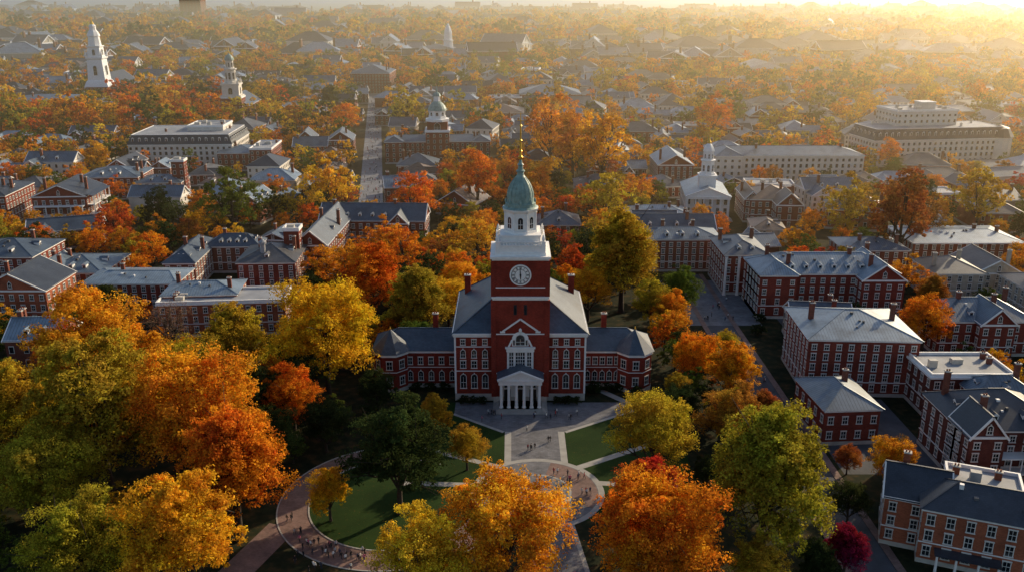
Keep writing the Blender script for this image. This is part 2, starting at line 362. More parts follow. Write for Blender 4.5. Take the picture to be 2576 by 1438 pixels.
for sx in (-1,1):
    for bx in (9.9,13.0,16.1):
        x=sx*bx
        window(H,V((x,0,3.9)),X,NF,1.5,3.4,True); window(H,V((x,0,10.1)),X,NF,1.35,2.1)
        window(H,V((x,0,13.2)),X,NF,1.2,1.7,True); window(H,V((x,0,17.1)),X,NF,1.1,1.5)
    for z in (2.2,): H.box('trim',sx*18.3-.25 if sx<0 else 18.05,sx*18.3+.25 if sx<0 else 18.55,-.14,.3,z,19.5)
    n=V((sx,0,0)); t=V((0,sx,0))
    for i in range(9):
        y=2.5+i*3.9
        for z,h,ar in ((13.2,1.8,True),(17.0,1.5,False)) if y<14 else ((3.9,3.2,True),(10.1,2.1,False),(13.2,1.7,True),(17.0,1.5,False)):
            window(H,V((sx*18.3,y,z)),t,n,1.3,h,ar,1)
e=1.0; c=[V((-18.3-e,-e,20.4)),V((18.3+e,-e,20.4)),V((18.3+e,36+e,20.4)),V((-18.3-e,36+e,20.4))]; a=V((0,13,33.5)); b=V((0,25,33.5))
for f in ([c[0],c[1],a],[c[1],c[2],b,a],[c[2],c[3],b],[c[3],c[0],a,b]): H.f('roof',f)
for q,r in ((c[0],a),(c[1],a),(c[2],b),(c[3],b),(a,b)): H.beam('roof',q,r,.45,.35)
for sx in (-1,1):
    H.beam('trim',(sx*18.9,-.6,20.55),(sx*18.9,36.4,20.55),.3,.35)
H.beam('trim',(-18.9,-.85,20.55),(18.9,-.85,20.55),.3,.35)
tw=7.4
def ring4(B,r,yc,z0,z1,part): B.box(part,-r,r,yc-r,yc+r,z0,z1)
yc=5.4
for a_,b_ in (((-tw,yc-tw),(tw,yc-tw)),((tw,yc-tw),(tw,yc+tw)),((tw,yc+tw),(-tw,yc+tw)),((-tw,yc+tw),(-tw,yc-tw))): face(H,a_,b_,0,43.3)
H.box('base',-tw-.15,tw+.15,yc-tw-.15,1,-.5,2.1)
for z0,z1,o in ((9.1,9.4,.15),(20.9,21.2,.15),(31.0,31.5,.25),(31.5,32.0,.5),(34.4,34.65,.15),(42.2,42.7,.35),(42.7,43.3,.8)): ring4(H,tw+o,yc,z0,z1,'trim')
for sx in (-1,1):
    H.box('walls',sx*tw-.7,sx*tw+.7,yc-tw-.18,yc-tw+.8,2.1,30.9)
    H.box('walls',sx*tw-.65,sx*tw+.65,yc-tw-.16,yc-tw+.8,32.0,42.2)
yf=yc-tw
for n,t in ((NF,X),(V((1,0,0)),Y_),(V((-1,0,0)),V((0,-1,0)))):
    cen=V((0,yc,38.1))+n*tw
    def disc(part,r0,r1,o,N=40):
        for k in range(N):
            a0=2*math.pi*k/N;a1=2*math.pi*(k+1)/N
            q=lambda r,a:cen+t*(r*math.sin(a))+Z*(r*math.cos(a))+n*o
            H.f(part,[q(r0,a0),q(r1,a0),q(r1,a1),q(r0,a1)])
            H.f(part,[q(r1,a0),q(r1,a0)-n*o,q(r1,a1)-n*o,q(r1,a1)])
    disc('trim',2.55,2.95,.35); disc('clock_face',0.001,2.55,.2); disc('clock_marks',2.36,2.5,.23); disc('clock_marks',1.5,1.6,.23); disc('clock_marks',0.001,.25,.34)
    rn=['XII','I','II','III','IV','V','VI','VII','VIII','IX','X','XI']
    for k in range(12):
        an=2*math.pi*k/12; up=t*math.sin(an)+Z*math.cos(an); rt=t*math.cos(an)-Z*math.sin(an); p=cen+n*.24+up*1.98
        s_=rn[k]; wd={'I':.14,'V':.32,'X':.32}; W=sum(wd[ch] for ch in s_); xx=-W/2
        for ch in s_:
            m_=xx+wd[ch]/2
            def st(a,b_,th=.1):
                q0=p+rt*a[0]+up*a[1];q1=p+rt*b_[0]+up*b_[1];d=(q1-q0).normalized();w_=d.cross(n)*th/2
                H.f('clock_marks',[q0-w_,q0+w_,q1+w_,q1-w_])
            if ch=='I': st((m_,-.32),(m_,.32))
            elif ch=='V': st((m_-.13,.32),(m_,-.32),.12); st((m_+.13,.32),(m_,-.32),.08)
            else: st((m_-.13,.32),(m_+.13,-.32),.12); st((m_+.13,.32),(m_-.13,-.32),.08)
            xx+=wd[ch]
    for an,L_,w_ in ((math.radians(356),1.9,.16),(math.radians(178),1.3,.24)):
        up=t*math.sin(an)+Z*math.cos(an);rt=t*math.cos(an)-Z*math.sin(an);p=cen+n*.3
        H.f('clock_marks',[p-rt*w_-up*.3,p+rt*w_-up*.3,p+rt*w_*.4+up*L_,p-rt*w_*.4+up*L_])
for sx in (-1.4,1.4): window(H,V((sx,yf,26.8)),X,NF,.55,2.6,det=0,fr='dark')
H.beam('trim',(-4.9,yf-.15,21.9),(0,yf-.15,25.5),.5,.42); H.beam('trim',(4.9,yf-.15,21.9),(0,yf-.15,25.5),.5,.42)
for sx in (-1,1): H.box('trim',sx*4.9-.7,sx*4.9+.7,yf-.35,yf,21.45,21.9)
H.box('trim',-2.3,2.3,yf-.18,yf,17.5,19.6)
for k in range(12):
    a0=math.pi*k/12;a1=math.pi*(k+1)/12;cc=V((0,yf-.18,19.6));q=lambda r,a:cc+X*(r*math.cos(a))+Z*(r*math.sin(a)*.95)
    H.f('trim',[cc,q(2.3,a0),q(2.3,a1)])
window(H,V((0,yf-.18,17.8)),X,NF,2.4,1.9,True)
for sx in(-1,1): window(H,V((sx*1.75,yf-.18,17.8)),X,NF,.45,1.5,det=0); H.beam('trim',(sx*2.3,yf-.3,19.4),(sx*3.2,yf-.3,17.4),.3,.5)
H.lathe('trim',0,yf-.35,[(.2,21.6),(.45,22),(.45,22.5),(.1,22.9)],8)
H.box('trim',-3.9,3.9,yf-.4,yf,9.7,10.2); H.box('trim',-3.9,3.9,yf-.5,yf,15.9,16.9); H.box('trim',-4.2,4.2,yf-.8,yf,16.9,17.3)
H.box('trim',-3.7,3.7,yf-.15,yf,10.2,15.9)
for x in (-3.45,-1.6,1.6,3.45): H.lathe('trim',x,yf-.3,[(.3,10.2),(.24,10.6),(.2,15.4),(.32,15.9)],8)
for x,w_ in ((-2.5,1.1),(0,2.5),(2.5,1.1)):
    H.f('window_glass',[V((x-w_/2,yf-.17,10.5)),V((x+w_/2,yf-.17,10.5)),V((x+w_/2,yf-.17,15.6)),V((x-w_/2,yf-.17,15.6))])
    for j in range(1,5): H.box('trim',x-w_/2,x+w_/2,yf-.24,yf-.18,10.5+j*1.02-.06,10.5+j*1.02+.06)
    for j in range(1,4 if w_>2 else 2): xx=x-w_/2+w_*j/(4 if w_>2 else 2); H.box('trim',xx-.06,xx+.06,yf-.25,yf-.18,10.5,15.6)
portico(H,0,yf,11.6,5.2,.9,8.0,6,2.6)
H.box('trim',-5.5,5.5,yf-.1,yf,2.1,8.0)
for x in (-3.6,0,3.6): H.box('door',x-.95,x+.95,yf-.16,yf-.1,.9,4.4); window(H,V((x,yf-.1,4.9)),X,NF,1.6,1.4,True)
H.box('base',-6,6,yf-5.6,yf,-.3,.9)
ring4(H,6.9,yc,43.3,44.0,'steeple'); ring4(H,6.5,yc,44.0,45.9,'steeple')
ring4(H,6.8,yc,45.9,46.2,'steeple')
for k in range(4):
    sx,sy=((-1,-1),(1,-1),(1,1),(-1,1))[k]
    H.box('steeple',sx*6.2-.55,sx*6.2+.55,yc+sy*6.2-.55,yc+sy*6.2+.55,44.0,47.2); H.lathe('steeple',sx*6.2,yc+sy*6.2,[(.3,47.2),(.5,47.7),(.4,48.2),(.05,49.0)],8)
for i in range(14):
    a_=-5.4+i*10.8/13
    for p in ((a_,yc-6.55),(a_,yc+6.55),(-6.55,yc+a_),(6.55,yc+a_)): H.box('steeple',p[0]-.12,p[0]+.12,p[1]-.12,p[1]+.12,46.2,47.0)
for s in (-1,1): H.box('steeple',-5.6,5.6,yc+s*6.55-.2,yc+s*6.55+.2,47.0,47.2); H.box('steeple',s*6.55-.2,s*6.55+.2,yc-5.6,yc+5.6,47.0,47.2)
ring4(H,5.3,yc,46.2,48.2,'steeple'); ring4(H,5.55,yc,48.2,48.6,'steeple')
H.lathe('steeple',0,yc,[(4.9,48.6),(4.9,49.3),(4.45,49.35),(4.45,54.3),(4.8,54.4),(5.15,54.9),(5.15,55.2)],8)
for k in range(8):
    an=math.pi/4*k; n=V((math.cos(an),math.sin(an),0)); t=V((-n.y,n.x,0)); p=V((0,yc,49.9))+n*(4.45*math.cos(math.pi/8))
    window(H,p,t,n,1.35,2.5,True,1,'steeple')
    an2=an+math.pi/8; q=V((4.5*math.cos(an2),yc+4.5*math.sin(an2),0)); H.lathe('steeple',q.x,q.y,[(.42,49.3),(.3,49.5),(.27,54.0),(.42,54.3)],8)
H.lathe('dome',0,yc,[(4.95,55.2),(4.6,55.5),(4.2,55.7),(4.15,56.6),(3.75,56.8),(3.7,58.2),(3.55,59.4),(3.2,60.6),(2.7,61.7),(2.05,62.7),(1.35,63.5),(1.0,64.0),(.85,64.8),(1.2,65.0),(1.15,65.3),(.75,65.5),(.62,66.6),(.9,66.8),(.5,67.3),(.32,68.2)],24)
for k in range(16):
    an=2*math.pi*k/16; pr=[(3.74,58.2),(3.59,59.4),(3.24,60.6),(2.74,61.7),(2.09,62.7),(1.39,63.5)]
    for (r0,z0),(r1,z1) in zip(pr,pr[1:]): H.beam('dome',(r0*math.cos(an),yc+r0*math.sin(an),z0),(r1*math.cos(an),yc+r1*math.sin(an),z1),.14,.14)
for k in range(8):
    an=math.pi/4*k; H.lathe('dome',3.95*math.cos(an),yc+3.95*math.sin(an),[(.25,56.4),(.4,57),(.3,57.3),(.03,57.9)],6)
H.lathe('spire',0,yc,[(.35,68.2),(.7,68.5),(.75,68.9),(.35,69.3),(.28,70.2),(.5,70.5),(.28,70.8),(.24,73),(.47,73.3),(.24,73.6),(.2,77),(.38,77.2),(.16,77.5),(.1,80.6)],10)
H.beam('spire',(-.9,yc,78.6),(.9,yc,78.6),.14,.18); H.beam('spire',(0,yc-.7,78.2),(0,yc+.7,78.2),.1,.1)
for sx,xe in ((-1,42.7),(1,38.5)):
    x0,x1=(-xe,-18.3) if sx<0 else (18.3,xe)
    y0,y1=9.0,22.0
    for a_,b_ in (((x0,y0),(x1,y0)),((x1,y0),(x1,y1)),((x1,y1),(x0,y1)),((x0,y1),(x0,y0))): face(H,a_,b_,0,11.7)
    H.box('base',x0-.12,x1+.12,y0-.12,y1+.12,-.5,1.2); H.box('trim',x0-.4,x1+.4,y0-.4,y1+.4,11.0,11.69); H.box('trim',x0-.1,x1+.1,y0-.1,y1+.1,6.3,6.5)
    roof_hip(H,x0-(0 if sx<0 else 8),x1+(8 if sx<0 else 0),y0,y1,11.7,4.6)
    n_=5; xa,xb=(x0+10.5,x1-1.6) if sx<0 else (x0+1.6,x1-10)
    for i in range(n_):
        x=xa+(xb-xa)*i/(n_-1)
        window(H,V((x,y0,2.3)),X,NF,1.25,2.2,True); window(H,V((x,y0,7.4)),X,NF,1.2,2.1)
    for i in range(4): 
        for z in (2.3,7.4): window(H,V((xe*sx,y0+1.6+i*3.2,z)),V((0,sx,0)),V((sx,0,0)),1.2,2.1)
    cx_=sx*(xe-5.0);R_=5.2;cy_=y0+.6
    pts=[V((cx_+R_*math.cos(math.pi/8+math.pi/4*k),cy_+R_*math.sin(math.pi/8+math.pi/4*k),0)) for k in range(8)]
    for k in range(8):
        p0,p1=pts[k],pts[(k+1)%8]; face(H,p0[:2],p1[:2],0,12.1)
        t=(p1-p0).normalized();n=V((t.y,-t.x,0))
        if n.y<.5:
            for z in (2.3,7.4): window(H,(p0+p1)/2+Z*z,t,n,1.5,2.4)
    for z0,z1,o in ((-.5,1.2,.15),(6.3,6.5,.12),(11.3,12.09,.45)): H.lathe('base' if z0<0 else 'trim',cx_,cy_,[(R_+o,z0),(R_+o,z1),(.1,z1)],8,0)
    H.lathe('roof',cx_,cy_,[(R_+.8,12.1),(.15,18.0)],8,0); H.lathe('spire',cx_,cy_,[(.2,17.9),(.25,18.3),(.05,19)],6)
    chimney(H,sx*25,16,12,20.5,1.5,1.2)
for x,y in ((-16,30),(16,30)): chimney(H,x,y,20,28,1.8,1.4)
H.finish(); reg(1.5,249,58,38,0,1); reg(0,243,84,14,0,1)
# ------------------------------------------------------------------ right-hand side
B=simple('brick_dormitory_building',100,234,31,17.5,27,-3,rh=4.5,st=5,mats=dict(roof='metal'),sp=3.2,ch=3,dorm=0,ww=1.15,wh=1.9); B.finish()
B=Bld('brick_academic_building',113,302,0,roof='metal'); block(B,-25,25,0,20,16,'hip',5,4,1,dorm=6,ch=3,seed=3); block(B,10,25,-6,16,15.5,'gable',5.5,4,1,ch=1,axis='y',seed=4); block(B,-25,-12,-3,16,16.3,'hip',4,4,1,ch=1,seed=8); B.finish(); reg(113,310,52,32)
B=simple('brick_library_building',90,326,17,16,26,0,rh=3.5,mats=dict(roof='slate'),dorm=2)
for x in (-8,-3,3,8): B.lathe('columns',x,-.5,[(.7,0),(.55,.6),(.5,14.6),(.75,15.2)],8)
B.finish()
B=simple('brick_dormitory_building',71,356,32,14,18,0,rh=3,mats=dict(roof='metal_dk'),dorm=3,sp=3); B.finish()
B=simple('brick_dormitory_building',70,380,40,12,16,0,roof='gable',rh=5,mats=dict(roof='slate'),dorm=4); B.finish()
B=Bld('white_temple_church',101,450,-6,walls='white',roof='metal',base='white')
block(B,-11,11,0,34,12,'gable',4.5,2,1,ch=0,axis='y',wh=3.2,ww=1.5,band=True); portico(B,0,0,22,5,1.2,11,6,4.4)
B.box('steeple',-4.2,4.2,3,11.4,10,21); B.box('steeple',-4.7,4.7,2.5,11.9,21,21.7); B.lathe('steeple',0,7.2,[(4.2,21.7),(4.2,22.6),(3.4,22.7),(3.4,28.5),(4,28.8),(4,29.3),(2.7,29.6),(2.7,33.5),(3.1,33.8),(3.0,34.2),(2.5,35.6),(1.6,37),(.8,37.8)],8)
for k in range(8):
    an=math.pi/4*k; n=V((math.cos(an),math.sin(an),0)); t=V((-n.y,n.x,0)); window(B,V((0,7.2,23.6))+n*3.15,t,n,1.2,2.6,True,1,'steeple'); window(B,V((0,7.2,30.2))+n*2.5,t,n,.8,1.8,True,1,'steeple')
B.lathe('spire',0,7.2,[(.9,37.7),(1.2,38.3),(.6,39.2),(.25,40.4),(.05,44)],8); B.finish(); reg(101,462,28,54)
B=simple('brick_chapel_house',72,424,30,8,18,0,rh=3,mats=dict(roof='metal')); B.finish()
B=Bld('white_office_building',170,541,0,walls='cream',roof='metal_dk',base='stone'); block(B,-46,46,0,26,17,'hip',4,4,0,ch=2,sp=3.6,ww=1.5,wh=2.3,dorm=0); block(B,-46,-30,-5,20,17.6,'hip',4,4,0,ch=0,sp=3.6,ww=1.5); B.finish(); reg(170,552,96,42)
B=Bld('cream_courthouse_building',290,600,8,walls='cream',roof='slate_dk',chimneys='cream'); block(B,-48,48,0,34,18,'mansard',7,4,0,ch=3,sp=3.8,ww=1.6,wh=2.4); block(B,-24,20,16,44,35,'flat',0,8,0,ch=0,sp=4,ww=1.5); B.box('walls',-2,8,24,34,35,39.5); B.box('trim',-2.4,8.4,23.6,34.4,39.5,40)
B.lathe('walls',46,6,[(9,0),(9,18.3)],12); B.lathe('roof',46,6,[(9.8,18.3),(6.5,24),(.5,26)],12); B.finish(); reg(290,618,106,74,8)
B=simple('brick_hall_building',193,362,46,11,28,0,rh=2.2,st=3,mats=dict(roof='metal'),k=.3,ch=3,corn=.9); B.finish()
B=Bld('stone_townhouse',176,318,0,walls='tan',roof='slate_gr',chimneys='tan'); block(B,-17,2,0,20,11,'hip',4,3,1,ch=2,seed=1); block(B,0,18,4,26,10,'gable',5,3,1,ch=1,axis='y',seed=2); B.finish(); reg(176,331,38,28)
B=Bld('brick_rowhouse',151,262,0,walls='brick',roof='metal_dk'); block(B,-15,15,2,20,12,'hip',5,3,1,ch=2,dorm=2,seed=3); block(B,-4,7,-2,12,12.4,'gable',5,3,1,ch=1,axis='y',seed=2,arch0=True); B.finish(); reg(151,271,34,26)
B=Bld('brick_rowhouse',124,219,0,walls='brick4',roof='metal_dk'); block(B,-11,11,0,15,13,'flat',0,3,1,ch=2,seed=3,corn=.9); block(B,-3,13,-9,2,11,'hip',4,3,1,ch=1,seed=4,dorm=1); B.finish(); reg(125,222,30,26)
B=Bld('victorian_brick_house',117,184,0,walls='brick4',roof='slate_dk'); block(B,-12,12,2,22,14,'hip',6,4,1,ch=2,seed=3,dorm=2); block(B,-12,-4,-2,8,14.4,'gable',5,4,1,ch=1,axis='y',seed=2); block(B,4,13,-5,8,14.2,'gable',5.5,4,1,ch=1,axis='y',seed=2)
for z in (4,8): 
    B.box('trim',-4,4,-1.5,2,z,z+.3)
    for x in (-3.8,-1.3,1.3,3.8): B.lathe('columns',x,-1.3,[(.2,z-3.6 if z>4 else 0),(.15,z)],8)
B.finish(); reg(117,192,30,32)
B=simple('brick_carriage_house',87,205,14.5,10,20,4,rh=3.5,st=2,mats=dict(roof='metal_dk'),ch=1); B.finish()
B=Bld('orange_brick_mansion',91,152,-22,walls='brick3',roof='slate_dk',chimneys='brick3'); block(B,-9,16,0,13,12.5,'hip',4,3,1,ch=2,seed=6,sp=3.6,ww=1.3,wh=2.2); block(B,-16,-4,4,17,11.5,'gable',4.5,3,1,ch=1,axis='x',seed=7,sp=3.6); block(B,-4,10,9,20,12.8,'flat',0,3,1,ch=2,seed=9)
B.box('roof',-6,6,-3,0,3.8,4.1)
for x in (-5.5,-2,2,5.5): B.lathe('columns',x,-2.7,[(.3,0),(.22,3.8)],8)
B.finish(); reg(91,161,36,24,-22)
B=simple('brick_gabled_house',98,526,21,14,34,0,roof='gable',rh=6,mats=dict(roof='metal'),axis='y',det=1); B.finish()
B=simple('white_gabled_house',48,492,24,8,22,0,rh=5,mats=dict(roof='metal_dk',walls='cream'),dorm=2); B.finish()
B=Bld('brick_dormitory_building',131,426,-4,roof='slate_br'); block(B,-12,12,10,36,13,'hip',5,3,1,ch=2,seed=2); block(B,-1,12,0,14,12.5,'gable',6,3,1,ch=1,axis='y',seed=4); block(B,-14,-6,14,40,12.2,'gable',4,3,1,ch=1,axis='y',seed=6); B.finish(); reg(131,445,34,42)
B=simple('grey_roofed_house',22,404,20,8,20,0,rh=5,mats=dict(roof='slate'),dorm=1); B.finish()
B=simple('brick_warehouse_building',39,916,62,15,50,0,roof='hip',rh=8,mats=dict(roof='metal_dk'),ch=0); B.finish()
B=simple('red_barn_house',-30,455,22,6.5,22,-20,roof='gable',rh=7,mats=dict(roof='slate_br'),axis='y',st=1,ch=1); B.finish()
B=simple('brick_rowhouse',150,350,26,11,20,0,rh=3,mats=dict(roof='metal_dk')); B.finish()
B=simple('stone_rowhouse',196,296,26,11,22,0,rh=4,mats=dict(roof='slate_gr',walls='tan')); B.finish()
B=simple('greek_temple_hall',330,1185,40,22,60,0,roof='gable',rh=7,mats=dict(walls='cream',roof='flat'),axis='y',ch=0); portico(B,0,0,40,8,2,20,6,7); B.finish()
# ------------------------------------------------------------------ left-hand side
B=Bld('mansard_hotel_building',-221,590,3,walls='cream',roof='slate_dk'); block(B,-34,34,0,50,16,'mansard',6,4,0,ch=2,sp=3.8,ww=1.6,wh=2.2); block(B,0,24,20,46,25,'flat',0,5,0,ch=1); B.finish(); reg(-221,610,74,64)
B=Bld('brick_academy_building',-175,576,3,roof='metal_dk'); block(B,-18,8,4,34,12,'hip',3,3,0,ch=2); block(B,4,18,0,34,15,'flat',0,4,0,ch=1); B.finish(); reg(-175,590,42,44)
B=Bld('brick_school_building',-215,492,4,roof='metal_dk'); block(B,-28,4,2,30,13,'hip',4,3,1,ch=2,dorm=2); block(B,2,28,0,18,10,'hip',3,3,1,ch=1,dorm=2); block(B,22,29,6,13,21,'flat',0,5,0,ch=0); B.finish(); reg(-215,508,62,36)
B=Bld('brick_porch_house',-226,434,5,roof='slate_dk'); block(B,-13,13,0,28,15,'gable',5.5,3,1,ch=3,axis='y')
for z in (5,10):
    B.box('trim',13,16.5,1,24,z,z+.4); B.box('trim',-12,12,-3,0,z,z+.4)
for y in (1.4,7,12,18,23.5): B.lathe('columns',16.2,y,[(.35,0),(.28,15)],8)
for x in (-11.5,-6,0,6,11.5): B.lathe('columns',x,-2.7,[(.35,0),(.28,10)],8)
B.f('roof',[V((13,0,15.6)),V((17,0,14.9)),V((17,25,14.9)),V((13,25,15.6))]); B.finish(); reg(-226,446,38,38)
B=simple('brick_porch_house',-262,430,22,16,34,5,rh=4,mats=dict(roof='slate_dk'),dorm=2); B.finish()
B=simple('brick_rowhouse',-200,330,28,14,26,0,rh=4,mats=dict(roof='slate'),dorm=2); B.finish()
B=Bld('brick_rowhouse',-170,318,0,roof='metal_dk'); block(B,-13,13,6,32,9.5,'hip',3.5,3,1,ch=2,dorm=3); block(B,-13,-2,0,20,10,'gable',4,3,1,ch=1,axis='y'); B.finish(); reg(-170,335,28,34)
B=simple('brick_hall_building',-139,306,34,11,19,0,rh=2.0,mats=dict(roof='metal'),k=.3,ch=1); B.finish()
B=Bld('brick_hall_building',-98,282,5,walls='brick3',roof='metal'); block(B,-21,21,0,14,12,'flat',0,3,1,ch=2,seed=5,corn=.5); block(B,-21,4,6,22,13,'hip',2.5,3,1,ch=2,seed=2); B.finish(); reg(-98,293,44,26,5)
B=Bld('courtyard_dormitory_building',-118,332,2,roof='slate',walls='brick2'); block(B,-18,-6,0,34,11,'hip',4,3,1,ch=2,dorm=4); block(B,-8,14,22,34,11.5,'hip',4,3,1,ch=1,dorm=4); B.finish(); reg(-118,349,38,36,2)
B=Bld('brick_tower_house',-94,324,2,roof='slate_gr'); block(B,-11,11,0,24,13.5,'hip',4.5,4,1,ch=2,dorm=1); block(B,4,10,16,23,22,'flat',0,5,1,ch=0); B.lathe('roof_flat',-2,6,[(1,14),(1,19),(1.5,19.2),(1.5,20),(.3,21)],12); B.finish(); reg(-94,336,24,26)
B=Bld('long_slate_roof_hall',-62,384,-2,roof='slate',walls='brick'); block(B,-26,22,8,26,13,'gable',6,3,1,ch=2,dorm=5); block(B,-26,-12,-36,16,13.5,'gable',6,3,1,ch=2,axis='y',dorm=5); block(B,6,15,4,14,12.8,'gable',4.5,3,1,ch=0,axis='y'); B.finish(); reg(-62,398,54,30); reg(-82,370,18,50)
B=Bld('orange_brick_gable_house',-172,292,0,walls='brick3',roof='slate_dk'); block(B,-14,10,0,22,13,'gable',6,3,1,ch=2,axis='y'); B.finish(); reg(-172,303,28,26)
B=Bld('grey_gabled_townhouse',-133,628,6,roof='slate'); block(B,-22,2,0,20,9,'gable',5,3,0,ch=1); block(B,2,20,6,30,12,'gable',6,3,0,ch=1,axis='y'); block(B,-22,-8,18,40,11,'gable',6,3,0,ch=1,axis='y'); B.finish(); reg(-133,645,46,50)
B=Bld('domed_bell_hall',-51,608,3,roof='slate',walls='brick'); block(B,-36,36,4,30,14.5,'hip',3,4,0,ch=3); block(B,-8,8,0,18,22,'flat',0,5,0,ch=0); block(B,-36,-24,0,20,15,'hip',3,4,0,ch=1); block(B,24,36,0,20,15,'hip',3,4,0,ch=1)
B.box('trim',-8.6,8.6,-.6,18.6,21.2,22.6)
B.box('walls',-7,7,2,16,22.6,28); window(B,V((0,2,22.8)),X,NF,4,2.5,True); B.lathe('trim',0,9,[(8.6,28),(8.6,29.6),(6.4,29.7),(6.4,31.5)],8)
B.lathe('steeple',0,9,[(5.8,31.5),(5.8,34.4),(6.5,34.8),(6.5,35.3)],8); B.lathe('dome',0,9,[(6.6,35.3),(6.3,36.5),(5.3,38.5),(3.6,40.3),(2.6,41),(2.6,41.3)],16); B.lathe('steeple',0,9,[(2.5,41.3),(2.3,44.5),(2.8,44.8)],8); B.lathe('dome',0,9,[(2.9,44.8),(2.2,46.5),(.6,47.6),(.1,52)],12)
for k in range(8):
    an=math.pi/4*k; n=V((math.cos(an),math.sin(an),0)); t=V((-n.y,n.x,0)); window(B,V((0,9,31.8))+n*5.4,t,n,1.8,1.4,True,1,'steeple')
B.finish(); reg(-51,616,78,48)
B=simple('brick_hall_building',-166,1060,46,24,60,0,rh=8,mats=dict(roof='slate')); B.finish()
B=simple('brick_hall_building',-127,1520,59,26,60,0,rh=7,mats=dict(roof='slate')); B.lathe('steeple',20,20,[(9,20),(8,38),(10,39),(7,40),(7,52),(5,58),(1,66)],8); B.finish()
B=Bld('brick_tower_church',-255,818,4,steeple='cream',dome='copper'); block(B,-14,14,8,60,14,'gable',9,2,0,ch=0,axis='y',wh=5); block(B,-9.5,9.5,-2,15,22,'flat',0,4,0,ch=0); cy=6.5
B.box('steeple',-9,9,cy-8,cy+8,22,24); B.box('steeple',-7.5,7.5,cy-7,cy+7,24,33); B.box('steeple',-8.3,8.3,cy-7.8,cy+7.8,33,34.5)
window(B,V((0,cy-7,25)),X,NF,3.6,4,True); window(B,V((7.5,cy,25)),Y_,X,3.6,4,True)
for sx in (-1,1):
    for sy in (-1,1): B.lathe('steeple',sx*7,cy+sy*6.6,[(.9,34.5),(1,36),(.1,39)],6)
B.lathe('steeple',0,cy,[(6,34.5),(6,36),(5,36.3),(4.6,46),(5.8,46.5),(5.8,47.5),(3.6,48),(3.3,54),(4,54.5)],8)
for k in range(8):
    an=math.pi/4*k; n=V((math.cos(an),math.sin(an),0)); t=V((-n.y,n.x,0)); window(B,V((0,cy,38))+n*4.55,t,n,1.9,5,True,1,'steeple'); window(B,V((0,cy,49))+n*3.3,t,n,1.2,3,True,1,'steeple')
B.lathe('dome',0,cy,[(4.2,54.5),(3.9,56.5),(2.6,58.8),(.8,60),(.5,61)],12); B.lathe('spire',0,cy,[(.5,61),(.8,62),(.3,63),(.05,68)],6); B.finish(); reg(-255,838,36,80)
B=Bld('white_steeple_church',-440,962,4,roof='slate_dk'); block(B,-18,18,10,80,16,'gable',14,2,0,ch=0,axis='y',wh=7); block(B,-11,11,-4,18,20,'flat',0,3,0,ch=0); cy=7
B.lathe('steeple',0,cy,[(17.5,18),(15.5,22),(14,24),(12.6,25)],4); B.lathe('steeple',0,cy,[(12.6,25),(10.6,46),(12.2,47),(12.2,48.5),(9.4,49),(8.6,58),(9.9,59),(9.9,60)],4); B.lathe('steeple',0,cy,[(6.6,60),(5.6,69),(6.6,69.6),(6.4,70.5),(5.2,73.5),(3.4,76),(3.2,79),(3.8,79.4),(2.2,81.5)],8)
for n,t in ((NF,X),(X,Y_)):
    window(B,V((0,cy,30))+n*8.9,t,n,3.4,8,True,1,'steeple'); window(B,V((0,cy,50.5))+n*6.7,t,n,2.8,4.4,True,1,'steeple')
for k in range(4):
    an=math.pi/2*k+math.pi/4; B.lathe('steeple',11.5*math.cos(an),cy+11.5*math.sin(an),[(.8,48.5),(1,51),(.1,56)],6)
B.lathe('spire',0,cy,[(2,81.5),(1.5,83),(.5,85),(.1,92)],8); B.finish(); reg(-440,990,44,110)
B=simple('brick_rowhouse',-458,875,77,13,50,0,rh=4,mats=dict(roof='metal_dk')); B.finish()
B=simple('white_cornice_block',-590,1380,60,18,60,0,roof='flat',rh=0); B.finish()
B=simple('grey_roofed_house',-61,562,25,7,24,0,rh=6,mats=dict(roof='slate')); B.finish()
B=simple('grey_roofed_house',17,582,21,7,20,0,rh=6,mats=dict(roof='slate_dk')); B.finish()
B=simple('brick_hall_building',-12,790,44,12,40,0,rh=6,mats=dict(roof='slate_br')); B.finish()
B=Bld('distant_brick_tower',-1160,3350,0,walls='brick2'); block(B,-38,38,0,60,100,'flat',0,12,0,ch=0,sp=12,ww=3,wh=5); B.box('walls',-20,20,10,50,100,116); B.finish()
for i,(x,y,w,h,d) in enumerate([(-1500,2600,150,26,90),(-1330,2850,120,34,80),(-1600,3000,160,30,80),(-520,2300,90,22,60),(-560,3300,150,30,80),(-900,4200,200,40,80),(-1900,4200,180,45,80),(300,2700,140,24,70),(900,2500,150,22,70),(-800,1900,70,20,50),(-1000,2150,80,24,50),(-350,1750,60,20,50)]):
    B=Bld('distant_office_block',x,y,rnd.uniform(-8,8),walls=rnd.choice(['tan','brick2','cream'])); block(B,-w/2,w/2,0,d,h,'flat',0,max(3,int(h/5)),0,ch=0,sp=6,ww=3,wh=2.6); B.finish(True); reg(x,y+d/2,w,d)
